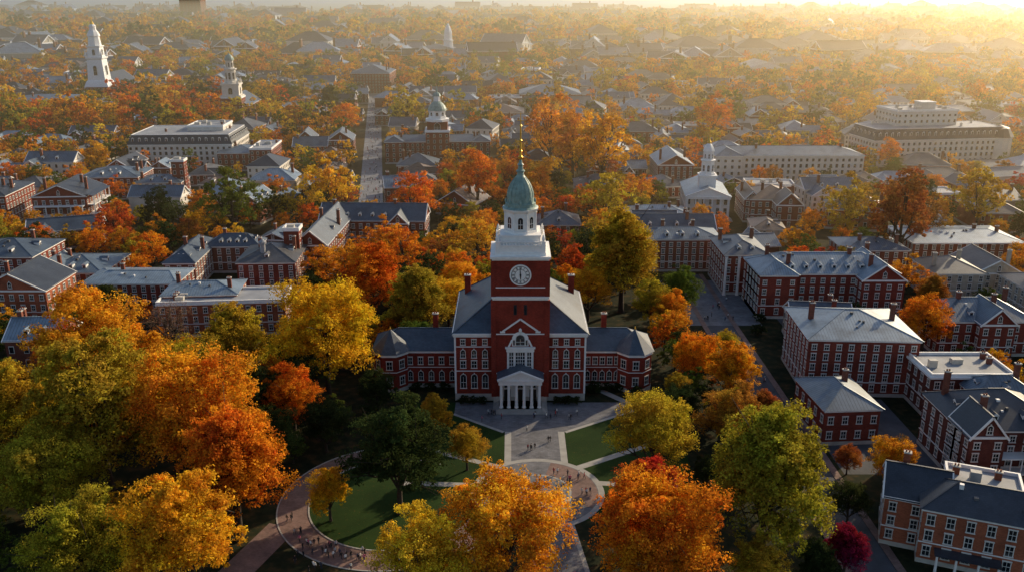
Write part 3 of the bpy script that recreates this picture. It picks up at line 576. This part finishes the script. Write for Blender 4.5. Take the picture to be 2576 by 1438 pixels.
# ------------------------------------------------------------------ filler houses
VAR=[]
hr=random.Random(5)
for i in range(18):
    wl=hr.choice(['brick','brick','brick2','brick4','cream','tan','white','brick3','brick']); rf=hr.choice(['slate','slate','slate_gr','metal_dk','metal','slate_dk','slate_br'])
    nm={'cream':'cream_townhouse','tan':'stone_townhouse','white':'white_clapboard_house'}.get(wl,'brick_townhouse')
    B=Bld(nm,0,0,0,walls=wl,roof=rf,roof_flat=hr.choice(['flat','flat_dk','flat'])); w=hr.uniform(14,28);d=hr.uniform(12,19);h=hr.choice([7,8,9,10,12]); ty=hr.choice(['hip','gable','gable','flat','hip','hip'])
    block(B,-w/2,w/2,-d/2,d/2,h,ty,hr.uniform(3,5.5),max(2,int(h/3.6)),0,ch=hr.randint(0,2),seed=i,sp=3.6,dorm=hr.choice([0,2]) if ty!='flat' else 0)
    if hr.random()<.6: block(B,-w/2+1,-w/2+1+w*.4,-d/2-7,0,h*.86,'gable' if ty!='flat' else 'flat',3.5,max(2,int(h/3.6)),0,ch=0,seed=i+5,axis='y')
    VAR.append((nm,B.finish(True,False),w,d+7))
CIRC=[]
def inrect(x,y,r):
    for cx,cy,a,b,ro in RECTS:
        dx=x-cx;dy=y-cy
        if abs(dx)>a+b+r or abs(dy)>a+b+r: continue
        u=dx*math.cos(ro)+dy*math.sin(ro);v=-dx*math.sin(ro)+dy*math.cos(ro)
        if abs(u)<a+r and abs(v)<b+r: return True
    return False
def street_x(y): return -76-(y-465)*0.143
def keepout(x,y,r):
    if -27-r<x<38+r and 120<y<232: return True
    if -54<x<-20 and 145<y<172: return True
    if (x+27)**2+(y-178)**2<(27+r*.5)**2: return True
    if 67-r*.6<x<79+r*.6 and 170<y<352: return True
    if 430<y<1050 and abs(x-street_x(y))<6+r*.9: return True
    return False
def incirc(x,y,r,k=.8):
    for cx,cy,cr in CIRC:
        if (x-cx)**2+(y-cy)**2<((cr+r)*k)**2: return True
    return False
# ------------------------------------------------------------------ trees
def tree_mesh(name,seed,ncl,nsub,nleaf,leaf,sparse=1.0,cone=0.0,trunk=True,limbs=14,flat=1.0):
    g=np.random.default_rng(seed); ctr=np.array([0,0,1.25])
    cl=[];cr=[]
    for i in range(ncl):
        f=(i+.5)/ncl; zz=1-1.75*f**1.05; ph=i*2.39996+g.uniform(-.5,.5); rr=math.sqrt(max(0,1-zz*zz)); 
        rad=g.uniform(.52,.88)
        if g.random()<.2: rad=g.uniform(.2,.5)
        sq=1-cone*(zz+.75)/1.75*.75
        cl.append([rr*math.cos(ph)*rad*sq,rr*math.sin(ph)*rad*sq,zz*rad*1.02*flat]); cr.append(g.uniform(.16,.34)*(1-.2*cone))
    cl=np.array(cl)+ctr; cr=np.array(cr)
    cbias=g.uniform(0,1,ncl)
    d=g.normal(size=(ncl,nsub,3)); d/=np.linalg.norm(d,axis=2,keepdims=True); d[:,:,2]=np.where(d[:,:,2]<-.35,-d[:,:,2],d[:,:,2])
    sp=cl[:,None,:]+d*cr[:,None,None]*g.uniform(.55,1.2,(ncl,nsub,1)); sr=cr[:,None]*g.uniform(.2,.45,(ncl,nsub))
    sb=np.clip(cbias[:,None]*.5+g.uniform(0,.5,(ncl,nsub)),0,1)
    sp=sp.reshape(-1,3); sr=sr.reshape(-1); sb=sb.reshape(-1); ns=len(sr)
    e=g.normal(size=(ns,nleaf,3)); e/=np.linalg.norm(e,axis=2,keepdims=True)
    rad=g.uniform(.5,1.25,(ns,nleaf,1))
    P=(sp[:,None,:]+e*sr[:,None,None]*rad*np.array([1,1,.7])).reshape(-1,3)
    nrm=e.reshape(-1,3)*.8+np.array([0,0,.4])+g.normal(size=P.shape)*.45; nrm/=np.linalg.norm(nrm,axis=1,keepdims=True)
    lv=np.repeat(sb,nleaf)*.5+g.uniform(0,.5,len(P))
    if sparse<1: k=g.random(len(P))<sparse; P=P[k];nrm=nrm[k];lv=lv[k]
    n=len(P); a=np.cross(nrm,g.normal(size=(n,3))); a/=np.linalg.norm(a,axis=1,keepdims=True); b=np.cross(nrm,a)
    s=(leaf*g.uniform(.6,1.35,(n,1))); 
    vs=np.stack([P-a*s*.62,P-b*s*.42,P+a*s*.62+nrm*s*.12,P+b*s*.42],axis=1).reshape(-1,3)
    tv=[];tf=[]
    def tube(pts,rs,k=6):
        i0=len(tv)
        for j,(p,r) in enumerate(zip(pts,rs)):
            q=(pts[min(j+1,len(pts)-1)]-pts[max(j-1,0)]); q=q/np.linalg.norm(q); u=np.cross(q,[.3,.9,.1]);u/=np.linalg.norm(u);w=np.cross(q,u)
            for m in range(k): an=2*math.pi*m/k; tv.append(p+(u*math.cos(an)+w*math.sin(an))*r)
        for j in range(len(pts)-1):
            for m in range(k): m2=(m+1)%k; tf.append((i0+j*k+m,i0+j*k+m2,i0+(j+1)*k+m2,i0+(j+1)*k+m))
    if trunk:
        A=np.array
        tube([A([0,0,-.05]),A([.01,0,.08]),A([.02,.01,.4]),A([0,.03,.8]),A([.03,0,1.3]),A([0,0,1.8])],[.085,.058,.048,.038,.024,.008],8)
        for i in range(min(limbs,ncl)):
            c_=cl[int(i*ncl/limbs)]; z0=g.uniform(.35,.95); s0=A([.01,.01,min(z0,c_[2]-.1)]); md=s0*.5+c_*.5+A([0,0,-.06])+g.normal(size=3)*.03
            tube([s0,md,c_],[.026,.016,.006],5)
            for j in range(3): tube([md,(md+c_)/2+g.normal(size=3)*.08,c_+g.normal(size=3)*.18],[.011,.008,.003],4)
    nt_=len(tv); tvn=np.array(tv).reshape(-1,3) if nt_ else np.zeros((0,3))
    allv=np.concatenate([vs,tvn]); me=bpy.data.meshes.new(name)
    nf=n+len(tf); me.vertices.add(len(allv)); me.vertices.foreach_set('co',allv.astype(np.float32).ravel())
    me.loops.add(nf*4); me.polygons.add(nf)
    li=np.concatenate([np.arange(n*4),(np.array(tf).reshape(-1)+n*4) if tf else np.zeros(0,int)]).astype(np.int32)
    me.loops.foreach_set('vertex_index',li); me.polygons.foreach_set('loop_start',np.arange(nf,dtype=np.int32)*4)
    try: me.polygons.foreach_set('loop_total',np.full(nf,4,dtype=np.int32))
    except Exception: pass
    me.materials.append(M['leaf']); me.materials.append(M['bark'])
    me.polygons.foreach_set('material_index',np.concatenate([np.zeros(n,dtype=np.int32),np.ones(len(tf),dtype=np.int32)]))
    at=me.attributes.new('leafvar','FLOAT','FACE'); at.data.foreach_set('value',np.concatenate([lv,np.zeros(len(tf))]).astype(np.float32))
    me.update(); me.validate(); return me
NEAR=[tree_mesh('broadleaf_near_%d'%i,20+i,44+5*i,20,44,.029,cone=c) for i,c in enumerate((0,.25,.5,.1,.75))]
MID=[tree_mesh('broadleaf_mid_%d'%i,40+i,26+3*i,12,24,.048,cone=c,limbs=8) for i,c in enumerate((0,.3,.6))]
FAR=[tree_mesh('broadleaf_far_%d'%i,60+i,16,7,11,.11,trunk=True,limbs=2,cone=c) for i,c in enumerate((0,.35))]
VFAR=[tree_mesh('broadleaf_vfar_%d'%i,80+i,12,4,7,.22,trunk=False,cone=c) for i,c in enumerate((0,.3))]
BARE=tree_mesh('bare_tree',99,34,14,24,.018,sparse=.6,limbs=34)
C=dict(orange=(0.66,0.25,0.02),gold=(0.66,0.34,0.025),yellow=(0.70,0.43,0.035),olive=(0.46,0.31,0.03),ygreen=(0.36,0.29,0.03),green=(0.11,0.14,0.024),
       dgreen=(0.045,0.062,0.02),red=(0.54,0.085,0.024),redor=(0.64,0.18,0.02),russet=(0.40,0.16,0.03),crimson=(0.26,0.018,0.022),brown=(0.28,0.16,0.10))
NM=dict(orange='orange_maple_tree',gold='golden_elm_tree',yellow='yellow_maple_tree',olive='olive_gold_elm_tree',ygreen='yellow_green_elm_tree',green='green_oak_tree',dgreen='dark_green_oak_tree',
        red='red_maple_tree',redor='red_orange_maple_tree',russet='russet_oak_tree',crimson='crimson_maple_tree',brown='bare_brown_tree')
tr=random.Random(3); tcount=[0]
def tree(x,y,R,c,me=None,zs=1.0,nm=None):
    tcount[0]+=1
    if me is None: me=(NEAR if y<330 else MID)[tcount[0]%(5 if y<330 else 3)]
    if c=='brown': me=BARE
    o=bpy.data.objects.new(nm or NM[c],me); COL.objects.link(o); o.location=(x,y,0); o.rotation_euler=(0,0,tr.uniform(0,6.28)); s=R*tr.uniform(.97,1.05); o.scale=(s,s,s*zs)
    k=tr.uniform(.9,1.12); o.color=(C[c][0]*k,C[c][1]*k*tr.uniform(.93,1.07),C[c][2],1); CIRC.append((x,y,R))
HT=[(-108,213,17.5,'gold'),(-94,183,18,'olive'),(-72,183,16,'gold'),(-58,163,14,'orange'),(-98,166,11,'ygreen'),(-80,141,11,'ygreen'),(-60,137,14,'gold'),(-53,234,15,'gold'),(-79,236,12,'olive'),
(-108,262,9,'brown'),(-57,209,9,'orange'),(-49,297,13,'orange'),(-44,345,10,'orange'),(-31,272,12,'ygreen'),(-19,311,8,'gold'),(-25,173,12.5,'dgreen'),(-40,170,6,'gold'),(-11,192,5,'olive'),(-20,208,5.5,'olive'),
(-1,142,13.5,'gold'),(-16,136,10,'yellow'),(28,160,9.5,'red'),(27,139,13,'orange'),(51,156,15,'ygreen'),(33,186,11,'olive'),(54,197,9,'russet'),(61,226,9,'orange'),(54,241,7.5,'orange'),
(40,306,18,'olive'),(27,297,9,'gold'),(54,284,7,'gold'),(23,330,8,'redor'),(89,184,5.5,'gold'),(66,150,5.5,'crimson'),(133,267,9,'orange'),(-93,438,16,'yellow'),(-47,420,14,'orange'),
(-18,460,15,'redor'),(-130,403,16,'green'),(-155,432,9,'orange'),(-166,407,11,'dgreen'),(-180,390,10,'red'),(-147,347,9,'orange'),(165,366,18,'russet'),(157,405,14,'olive'),(224,415,15,'olive'),(243,568,10,'orange'),
(26,582,21,'gold'),(52,510,21,'gold'),(38,545,19,'gold'),(66,462,9,'gold'),(46,426,13,'olive'),(15,467,10,'orange'),(-113,431,9,'olive'),(-97,414,7,'orange'),(-263,560,10,'gold'),(158,700,17,'redor'),(-133,715,13,'redor'),(-176,870,13,'dgreen'),
(-234,400,7,'orange'),(-140,290,7,'dgreen'),(-149,290,6,'olive'),(46,141,6,'olive'),(59,146,5,'dgreen'),(-47,201,7,'dgreen'),(-37,222,6,'dgreen'),(-15,362,10,'yellow'),(16,358,7,'dgreen'),(-39,381,5,'green'),(81,190,3.5,'russet'),
(-68,208,9,'dgreen'),(-118,188,13,'olive'),(-84,215,11,'olive'),(-93,233,8,'orange'),(-30,256,7,'green'),(60,252,5,'green'),(46,226,5,'olive'),(44,212,6,'dgreen'),(61,176,7,'green'),(73,168,5,'dgreen'),
(-70,252,6,'dgreen'),(-48,262,8,'ygreen'),(-128,236,9,'orange'),(-55,318,8,'redor'),(44,328,10,'olive'),(48,288,8,'ygreen'),(20,315,7,'orange'),(-22,290,8,'yellow'),(148,296,8,'russet'),(188,392,12,'russet'),(-205,296,7,'orange'),(-150,372,8,'dgreen'),
(-58,188,8,'dgreen'),(66,210,6,'russet'),(68,262,4.5,'olive'),(-100,200,9,'orange'),(12,300,8,'green'),(30,345,9,'dgreen'),(-118,428,9,'dgreen'),(205,440,12,'dgreen'),(60,300,8,'green')]
for x,y,R,c in HT: tree(x,y,R,c)
SH=tree_mesh('shrub',120,22,12,40,.06,trunk=False)
for i,(x,y,R) in enumerate([(-13.5,229,1.9),(-11,229.3,1.7),(-8.5,229,1.7),(13,229,1.8),(15.5,229.2,1.9),(18,229,1.7),(24,236,2.8),(28,238,1.9),(31,237.6,1.9),(-20,238,2.1),(-24,238.2,1.9),(-28,238,2.0),(36,234,2.3),(84,283,2.8),(62,262,2.7),(60,290,2.3),(88,296,2.4)]):
    o=bpy.data.objects.new('hedge_shrub',SH); COL.objects.link(o); o.location=(x,y,-.5*R*.8); o.scale=(R,R,R*.8); o.color=(*C['dgreen'],1); o.rotation_euler=(0,0,i)
placed=0
for it in range(9000):
    y=250+1150*rnd.random()**1.35; x=rnd.uniform(-.6,.6)*y*1.02
    if y<600 and abs(x)<50: continue
    nm,me,w,d=rnd.choice(VAR); r=max(w,d)*.5
    if inrect(x,y,r*.9) or keepout(x,y,r) or incirc(x,y,r,.8): continue
    dens=math.sin(x*.009+1)+math.sin(y*.008+x*.004)
    if y>560 and dens<-.35 and rnd.random()<.8: continue
    o=bpy.data.objects.new(nm,me); COL.objects.link(o); o.location=(x,y,0); ro=rnd.choice((0,math.pi/2,0,math.pi))+rnd.gauss(0,.12); o.rotation_euler=(0,0,ro)
    s=rnd.uniform(.9,1.15)*(1+max(0,y-600)/1500); o.scale=(s,s,s); RECTS.append((x,y,w/2*s+1,d/2*s+1,ro)); placed+=1
    if placed>=400: break
EM={}
SPEC=['orange','gold','yellow','olive','ygreen','green','dgreen','redor','red','russet']
def add(lod,c,x,y,R): EM.setdefault((lod,c),[]).append((x,y,R))
def pick(x,y):
    f=math.sin(x*.011+y*.006)+math.sin(y*.013-x*.007+2); g_=math.sin(x*.006-y*.004+1)+math.sin(y*.009+x*.005)
    w=[3.4,3.4,1.6,2.4,1.2,1.9,1.6,.8,.35,.8]
    if f>.5: w[0]+=2;w[7]+=.8
    if f<-.5: w[3]+=2;w[1]+=2.5;w[5]+=1.0
    if g_>.7: w[5]+=3.5;w[6]+=4;w[3]+=1.5
    return rnd.choices(SPEC,w)[0]
y=150.0
while y<4400:
    st=9 if y<330 else (10.5 if y<700 else (15.5 if y<1800 else 29)); hw=.63*y+20; x=-hw
    while x<hw:
        px=x+rnd.uniform(-.45,.45)*st; py=y+rnd.uniform(-.45,.45)*st; x+=st
        R=rnd.uniform(.4,.72)*st if y<700 else rnd.uniform(.42,.76)*st
        if rnd.random()<.14: R*=1.35
        if y<330 and -30<px<45 and py<300: continue
        k=.55 if y<600 else .42
        if keepout(px,py,R) or inrect(px,py,R*k) or (y<1100 and inrect(px,py+R*1.1,0)) or incirc(px,py,R,.62): continue
        if y<420 and px>60 and rnd.random()<.5: continue
        c=pick(px,py)
        if y<330: c=rnd.choice(['dgreen','green','olive','gold','dgreen','orange'])
        add('mid' if y<560 else 'far' if y<1500 else 'vfar',c,px,py,R)
    y+=st
LM={c:m_leaf('leaves_'+c,C[c]) for c in SPEC}
for (lod,c),L in EM.items():
    for vi,me in enumerate({'mid':MID[:2],'far':FAR,'vfar':VFAR}[lod]):
        sub=L[vi::2]
        if not sub: continue
        vs=[];fs=[]
        for x,y,R in sub:
            a=rnd.uniform(0,6.28);h=R/2*math.sqrt(2); i=len(vs)
            for k in range(4): vs.append((x+h*math.cos(a+k*math.pi/2),y+h*math.sin(a+k*math.pi/2),-.02))
            fs.append((i,i+1,i+2,i+3))
        em=bpy.data.meshes.new('canopy_layout'); em.from_pydata(vs,[],fs); eo=bpy.data.objects.new('autumn_tree_mass',em); COL.objects.link(eo)
        eo.instance_type='FACES'; eo.use_instance_faces_scale=True; eo.instance_faces_scale=1.0; eo.show_instancer_for_render=False
        to=bpy.data.objects.new('tree',me); COL.objects.link(to); to.parent=eo; to.material_slots[0].link='OBJECT'; to.material_slots[0].material=LM[c]
cells={}
for it in range(1500):
    y=1350+3900*rnd.random()**1.2; x=rnd.uniform(-.62,.62)*y
    if inrect(x,y,12): continue
    cells.setdefault(rnd.randrange(len(VAR)),[]).append((x,y,rnd.uniform(1.3,2.2)*(1+y/3800)))
for k,L in cells.items():
    vs=[];fs=[]
    for x,y,s in L:
        a=math.pi/4+rnd.gauss(0,.15)+rnd.choice((0,math.pi/2));h=s/2*math.sqrt(2);i=len(vs)
        for q in range(4): vs.append((x+h*math.cos(a+q*math.pi/2),y+h*math.sin(a+q*math.pi/2),0))
        fs.append((i,i+1,i+2,i+3))
    em=bpy.data.meshes.new('town_layout'); em.from_pydata(vs,[],fs); eo=bpy.data.objects.new('distant_town_houses',em); COL.objects.link(eo)
    eo.instance_type='FACES'; eo.use_instance_faces_scale=True; eo.show_instancer_for_render=False
    to=bpy.data.objects.new('house',VAR[k][1]); COL.objects.link(to); to.parent=eo
# ------------------------------------------------------------------ ground, paths
def sheet(name,pts,z,m,kerb=None):
    me=bpy.data.meshes.new(name); me.from_pydata([(p[0],p[1],z) for p in pts],[],[tuple(range(len(pts)))]); me.materials.append(M[m]); o=bpy.data.objects.new(name,me); COL.objects.link(o); return o
def ringsheet(name,cx,cy,r0,r1,a0,a1,z,m,N=64,h=0):
    vs=[];fs=[]
    for i in range(N+1):
        a=math.radians(a0+(a1-a0)*i/N)
        for r in (r0,r1): vs.append((cx+r*math.cos(a),cy+r*math.sin(a),z))
        if h: 
            for r in (r0,r1): vs.append((cx+r*math.cos(a),cy+r*math.sin(a),-.02))
    k=4 if h else 2
    for i in range(N):
        b=i*k;d=b+k; fs.append((b,b+1,d+1,d))
        if h: fs.append((b,b+2,d+2,d)); fs.append((b+1,b+3,d+3,d+1))
    me=bpy.data.meshes.new(name); me.from_pydata(vs,[],fs); me.materials.append(M[m]); o=bpy.data.objects.new(name,me); COL.objects.link(o); return o
def circle(cx,cy,r,N=64): return [(cx+r*math.cos(2*math.pi*i/N),cy+r*math.sin(2*math.pi*i/N)) for i in range(N)]
def strip(name,p,q,w,z,m):
    p=V(p);q=V(q);t=(q-p).normalized();n=V((-t.y,t.x))*w/2; return sheet(name,[p-n,q-n,q+n,p+n],z,m)
G=30000
sheet('ground',[(-G,-500),(G,-500),(G,60000),(-G,60000)],0,'ground')
sheet('lawn',[(14,170),(44,170),(44,230),(14,230)],.01,'lawn'); sheet('lawn',[(-27,183),(-1.5,183),(-1.5,230),(-27,230)],.01,'lawn')
sheet('lawn',circle(-27,178,19),.014,'lawn')
sheet('entrance_plaza',[(-16,230),(-16,223),(-8,216),(-2.5,212),(14.5,212),(21,217),(34,225),(34,230)],.03,'plaza')
sheet('pathway',[(-.2,194),(12.2,194),(12.2,212.1),(-.2,212.1)],.026,'plaza')
for x0,x1 in ((-1.9,-.2),(12.2,13.9)): sheet('concrete_path_border',[(x0,194),(x1,194),(x1,212.1),(x0,212.1)],.034,'conc')
for p,q in (((-16.2,222.6),(-2.2,211.8)),((14.2,211.8),(34,224.8))): strip('concrete_path_border',p,q,1.0,.038,'conc')
sheet('circular_plaza',circle(6,182,14.2),.042,'plaza'); ringsheet('plaza_border',6,182,14.2,15.6,0,360,.046,'conc'); ringsheet('plaza_border',6,182,7.4,7.9,0,360,.05,'conc')
ringsheet('clay_paver_band',6,182,8.0,14.0,-30,75,.046,'brickpath')
for p,q,w in (((16,193),(42,209),2.0),((-3,193.5),(-27,205),1.8),((-8,185),(-27,186),2.0),((20,186),(40,184),2.0),((26,238),(36,226),2.2)): strip('footpath',p,q,w,.022,'conc')
strip('walkway',(8,170),(14,120),9,.018,'plaza')
for s in (-1,1): strip('concrete_path_border',(8+s*5,170),(14+s*5,120),1.0,.024,'conc')
B=Bld('stone_steps',0,0,steps='stone')
for i in range(6): B.box('steps',3.5,13.5,172+i*.9,178,0,.19+.14*i)
B.finish(True)
ringsheet('brick_walk',-27,178,19.3,26,95,330,.018,'brickpath',96); ringsheet('kerb',-27,178,19.0,19.35,60,345,.13,'conc',96,1); ringsheet('kerb',-27,178,26,26.3,100,325,.13,'conc',96,1)
strip('brick_walk',(-50,168),(-66,120),7,.016,'brickpath')
strip('side_street',(73,150),(73,352),9,.012,'asphalt')
for x in (67.6,78.4): strip('sidewalk',(x,150),(x,352),1.8,.13,'brickpath')
sheet('courtyard',[(80.5,190),(106,190),(106,232),(80.5,232)],.012,'asphalt')
sheet('courtyard',[(60,292),(88,292),(88,344),(60,344)],.016,'plaza'); sheet('courtyard',[(95,262),(140,262),(140,302),(95,302)],.012,'asphalt')
sheet('courtyard',[(-160,300),(-85,300),(-85,335),(-160,335)],.012,'asphalt')
strip('main_street',(street_x(400),400),(street_x(1062),1062),9.5,.014,'street')
for s in (-1,1): strip('sidewalk',(street_x(400)+s*5.8,400),(street_x(1062)+s*5.8,1062),2.0,.13,'street')
# ------------------------------------------------------------------ people
M['skin']=m_plain('skin',(0.42,0.25,0.18),.1,5,.6); M['hair']=m_plain('hair',(0.03,0.02,0.015),.3,9,.6); M['trouser']=m_plain('dark_trousers',(0.03,0.035,0.05),.2,4,.9); M['shoe']=m_plain('shoe_leather',(0.02,0.018,0.016),.2,5,.5)
mj,nt,N,L=newmat('jacket_cloth'); oi=N.new('ShaderNodeObjectInfo'); princ(nt,oi.outputs['Color'],.85,0,.2); M['jacket']=mj
def person(name,stride,arm):
    bm=bmesh.new(); lay=bm.verts.layers.skin.verify()
    def v(x,y,z,r,r2=None):
        a=bm.verts.new((x,y,z)); a[lay].radius=(r,r2 or r); return a
    pel=v(0,0,.96,.15,.115); pel[lay].use_root=True
    wst=v(0,0,1.1,.13,.10); che=v(0,-.01,1.32,.155,.11); nb=v(0,0,1.47,.065); nk=v(0,-.015,1.54,.055)
    for a,b in ((pel,wst),(wst,che),(che,nb),(nb,nk)): bm.edges.new((a,b))
    hands=[]
    for s in (-1,1):
        st=stride*s
        hip=v(.1*s,0,.88,.095); kn=v(.1*s,-st*.55-.03,.5,.062); an=v(.1*s,-st*.95+.05,.1,.042); toe=v(.11*s,-st*.95-.12,.045,.04)
        for a,b in ((pel,hip),(hip,kn),(kn,an),(an,toe)): bm.edges.new((a,b))
        sh=v(.19*s,0,1.41,.065); el=v(.24*s,st*.35+.03,1.14,.05); hd=V((.25*s,st*.8-.06-arm,.9+arm*.6)); wr=v(*hd,.034)
        for a,b in ((che,sh),(sh,el),(el,wr)): bm.edges.new((a,b))
        hands.append((hd,(hd-V((.24*s,st*.35+.03,1.14))).normalized(),s))
    me=bpy.data.meshes.new(name); bm.to_mesh(me); bm.free()
    o=bpy.data.objects.new(name,me); COL.objects.link(o); o.modifiers.new('s','SKIN'); sb=o.modifiers.new('d','SUBSURF'); sb.levels=1; sb.render_levels=1
    bpy.context.view_layer.update(); dg=bpy.context.evaluated_depsgraph_get(); m2=bpy.data.meshes.new_from_object(o.evaluated_get(dg)); bpy.data.objects.remove(o)
    m2.materials.clear()
    for k in ('skin','hair','jacket','trouser','shoe'): m2.materials.append(M[k])
    bm=bmesh.new(); bm.from_mesh(m2)
    for f in bm.faces:
        c=f.calc_center_median(); f.material_index=4 if c.z<.1 else 3 if c.z<.92 and abs(c.x)<.2 else (0 if c.z>1.5 else 2)
    ret=bmesh.ops.create_icosphere(bm,subdivisions=2,radius=1,matrix=Matrix.Translation((0,-.02,1.64))@Matrix.Diagonal((.078,.098,.118,1)))
    hv=set(ret['verts'])
    for q in hv:
        if q.co.y<-.1 and abs(q.co.x)<.02 and 1.58<q.co.z<1.66: q.co.y-=.022
    for f in bm.faces:
        if f.verts[0] in hv and f.verts[1] in hv:
            c=f.calc_center_median(); f.material_index=1 if (c.z>1.695 or (c.y>.0 and c.z>1.57)) else 0
    for s in (-1,1):
        for m_,sz,co in ((1,(.016,.008,.009,1),(.03*s,-.108,1.645)),(0,(.012,.02,.03,1),(.079*s,-.01,1.635))):
            r=bmesh.ops.create_icosphere(bm,subdivisions=1,radius=1,matrix=Matrix.Translation(co)@Matrix.Diagonal(sz))
            for f in {f for q in r['verts'] for f in q.link_faces}: f.material_index=m_
    for hd,d,s in hands:
        q=d.to_track_quat('Z','Y').to_matrix().to_4x4()
        def part(loc,rotm,sx,sy,sz):
            r=bmesh.ops.create_cube(bm,size=1,matrix=Matrix.Translation(hd)@q@Matrix.Translation(loc)@rotm@Matrix.Translation((0,0,sz/2))@Matrix.Diagonal((sx,sy,sz,1)))
            for f in {f for w in r['verts'] for f in w.link_faces}: f.material_index=0
        I=Matrix.Identity(4); part((0,0,0),I,.035,.08,.09)
        for k,l in enumerate((.07,.08,.074,.058)): part((0,-.03+.02*k,.088),Matrix.Rotation(.25,4,'Y'),.016,.016,l)
        part((0,-.04,.03),Matrix.Rotation(.7,4,'X'),.018,.018,.06)
    bm.to_mesh(m2); bm.free()
    for p in m2.polygons: p.use_smooth=True
    return m2
PP=[person('walking_person_mesh',.28,0),person('standing_person_mesh',.03,0),person('strolling_person_mesh',-.2,.12),person('talking_person_mesh',.06,.2)]
jc=[(.5,.5,.5),(.03,.04,.07),(.02,.02,.02),(.35,.04,.05),(.55,.14,.22),(.02,.02,.025),(.75,.73,.68),(.03,.05,.12),(.04,.03,.02),(.8,.8,.8)]
pr=random.Random(9)
def ped(x,y,nm='pedestrian',s=1.0):
    o=bpy.data.objects.new(nm,pr.choice(PP)); COL.objects.link(o); o.location=(x,y,.05); o.rotation_euler=(0,0,pr.uniform(0,6.28)); s*=pr.uniform(.97,1.06)*1.06; o.scale=(s,s,s); o.color=(*pr.choice(jc),1)
for cx,cy,n,sp in [(-5,222,5,1.2),(-3,220,1,.5),(6,220,3,1),(10,219.5,2,.8),(12,222,3,1),(16,219,2,.7),(-8,218,1,.5),(18,222,1,.5),(5,202,4,1.0),(10,206,2,.6),(4,212,1,1),(15,187,8,2),(17,181,4,1.2),(-5,191,1,1),(0,187,2,1),(10,190,2,1),
  (-46,165,4,2),(-42,160.5,6,1.5),(-38,158.5,9,2),(-35,156,8,2),(-31,156.5,7,1.6),(-26,156,4,1.5),(-44,156,4,2),(-22,155.5,3,1.5),(-49,170,3,1.5),(-40,153,5,2),
  (73,232,6,2),(75,225,5,2),(72,215,4,2),(76,244,3,2),(74,262,3,2.5),(70,300,5,3),(76,312,6,4),(66,322,5,3),(72,335,5,3),(78,298,3,2),(10,160,3,2),(12,150,2,2)]:
    for i in range(n): ped(cx+pr.gauss(0,sp*.6),cy+pr.gauss(0,sp*.6))
for i in range(230):
    y=460+580*pr.random()**1.3; ped(street_x(y)+pr.uniform(-5,5),y)
# ------------------------------------------------------------------ haze, sky, sun, camera
AZ=math.radians(47);EL=math.radians(23)
hz,nt,N,L=newmat('haze_air'); vs_=N.new('ShaderNodeVolumeScatter'); vs_.inputs['Color'].default_value=(1.0,.78,.46,1); vs_.inputs['Density'].default_value=.00042; vs_.inputs['Anisotropy'].default_value=.70
o_=N.new('ShaderNodeOutputMaterial'); L.new(vs_.outputs[0],o_.inputs['Volume'])
hb=Bld('haze',0,0); M['hz']=hz; hb.m['air']='hz'; hb.box('air',-14000,14000,300,22000,-5,97); ho=hb.finish(True); ho.name='haze'
W=bpy.data.worlds.new("World"); scene.world=W; W.use_nodes=True; nt=W.node_tree
sky=nt.nodes.new('ShaderNodeTexSky'); sky.sky_type='NISHITA'; sky.sun_disc=False; sky.sun_elevation=EL; sky.sun_rotation=AZ; sky.altitude=100; sky.dust_density=2.0
bg=nt.nodes['Background']; nt.links.new(sky.outputs[0],bg.inputs[0]); bg.inputs[1].default_value=.14
sd=bpy.data.lights.new('sun','SUN'); sd.energy=5.0; sd.angle=math.radians(.6); sd.color=(1.0,.80,.52); so=bpy.data.objects.new('sun',sd); COL.objects.link(so)
d=V((math.sin(AZ)*math.cos(EL),math.cos(AZ)*math.cos(EL),math.sin(EL))); so.rotation_euler=d.to_track_quat('Z','Y').to_euler(); so.location=(300,300,300)
cd=bpy.data.cameras.new('camera'); cd.sensor_width=36; cd.lens=18/(1288/2231); cd.clip_end=100000; cd.clip_start=1
co=bpy.data.objects.new('camera',cd); COL.objects.link(co); co.location=(0,0,110); co.rotation_euler=(math.radians(90-18.1),0,0); scene.camera=co
scene.view_settings.view_transform='Standard'; scene.view_settings.look='None'; scene.view_settings.exposure=0
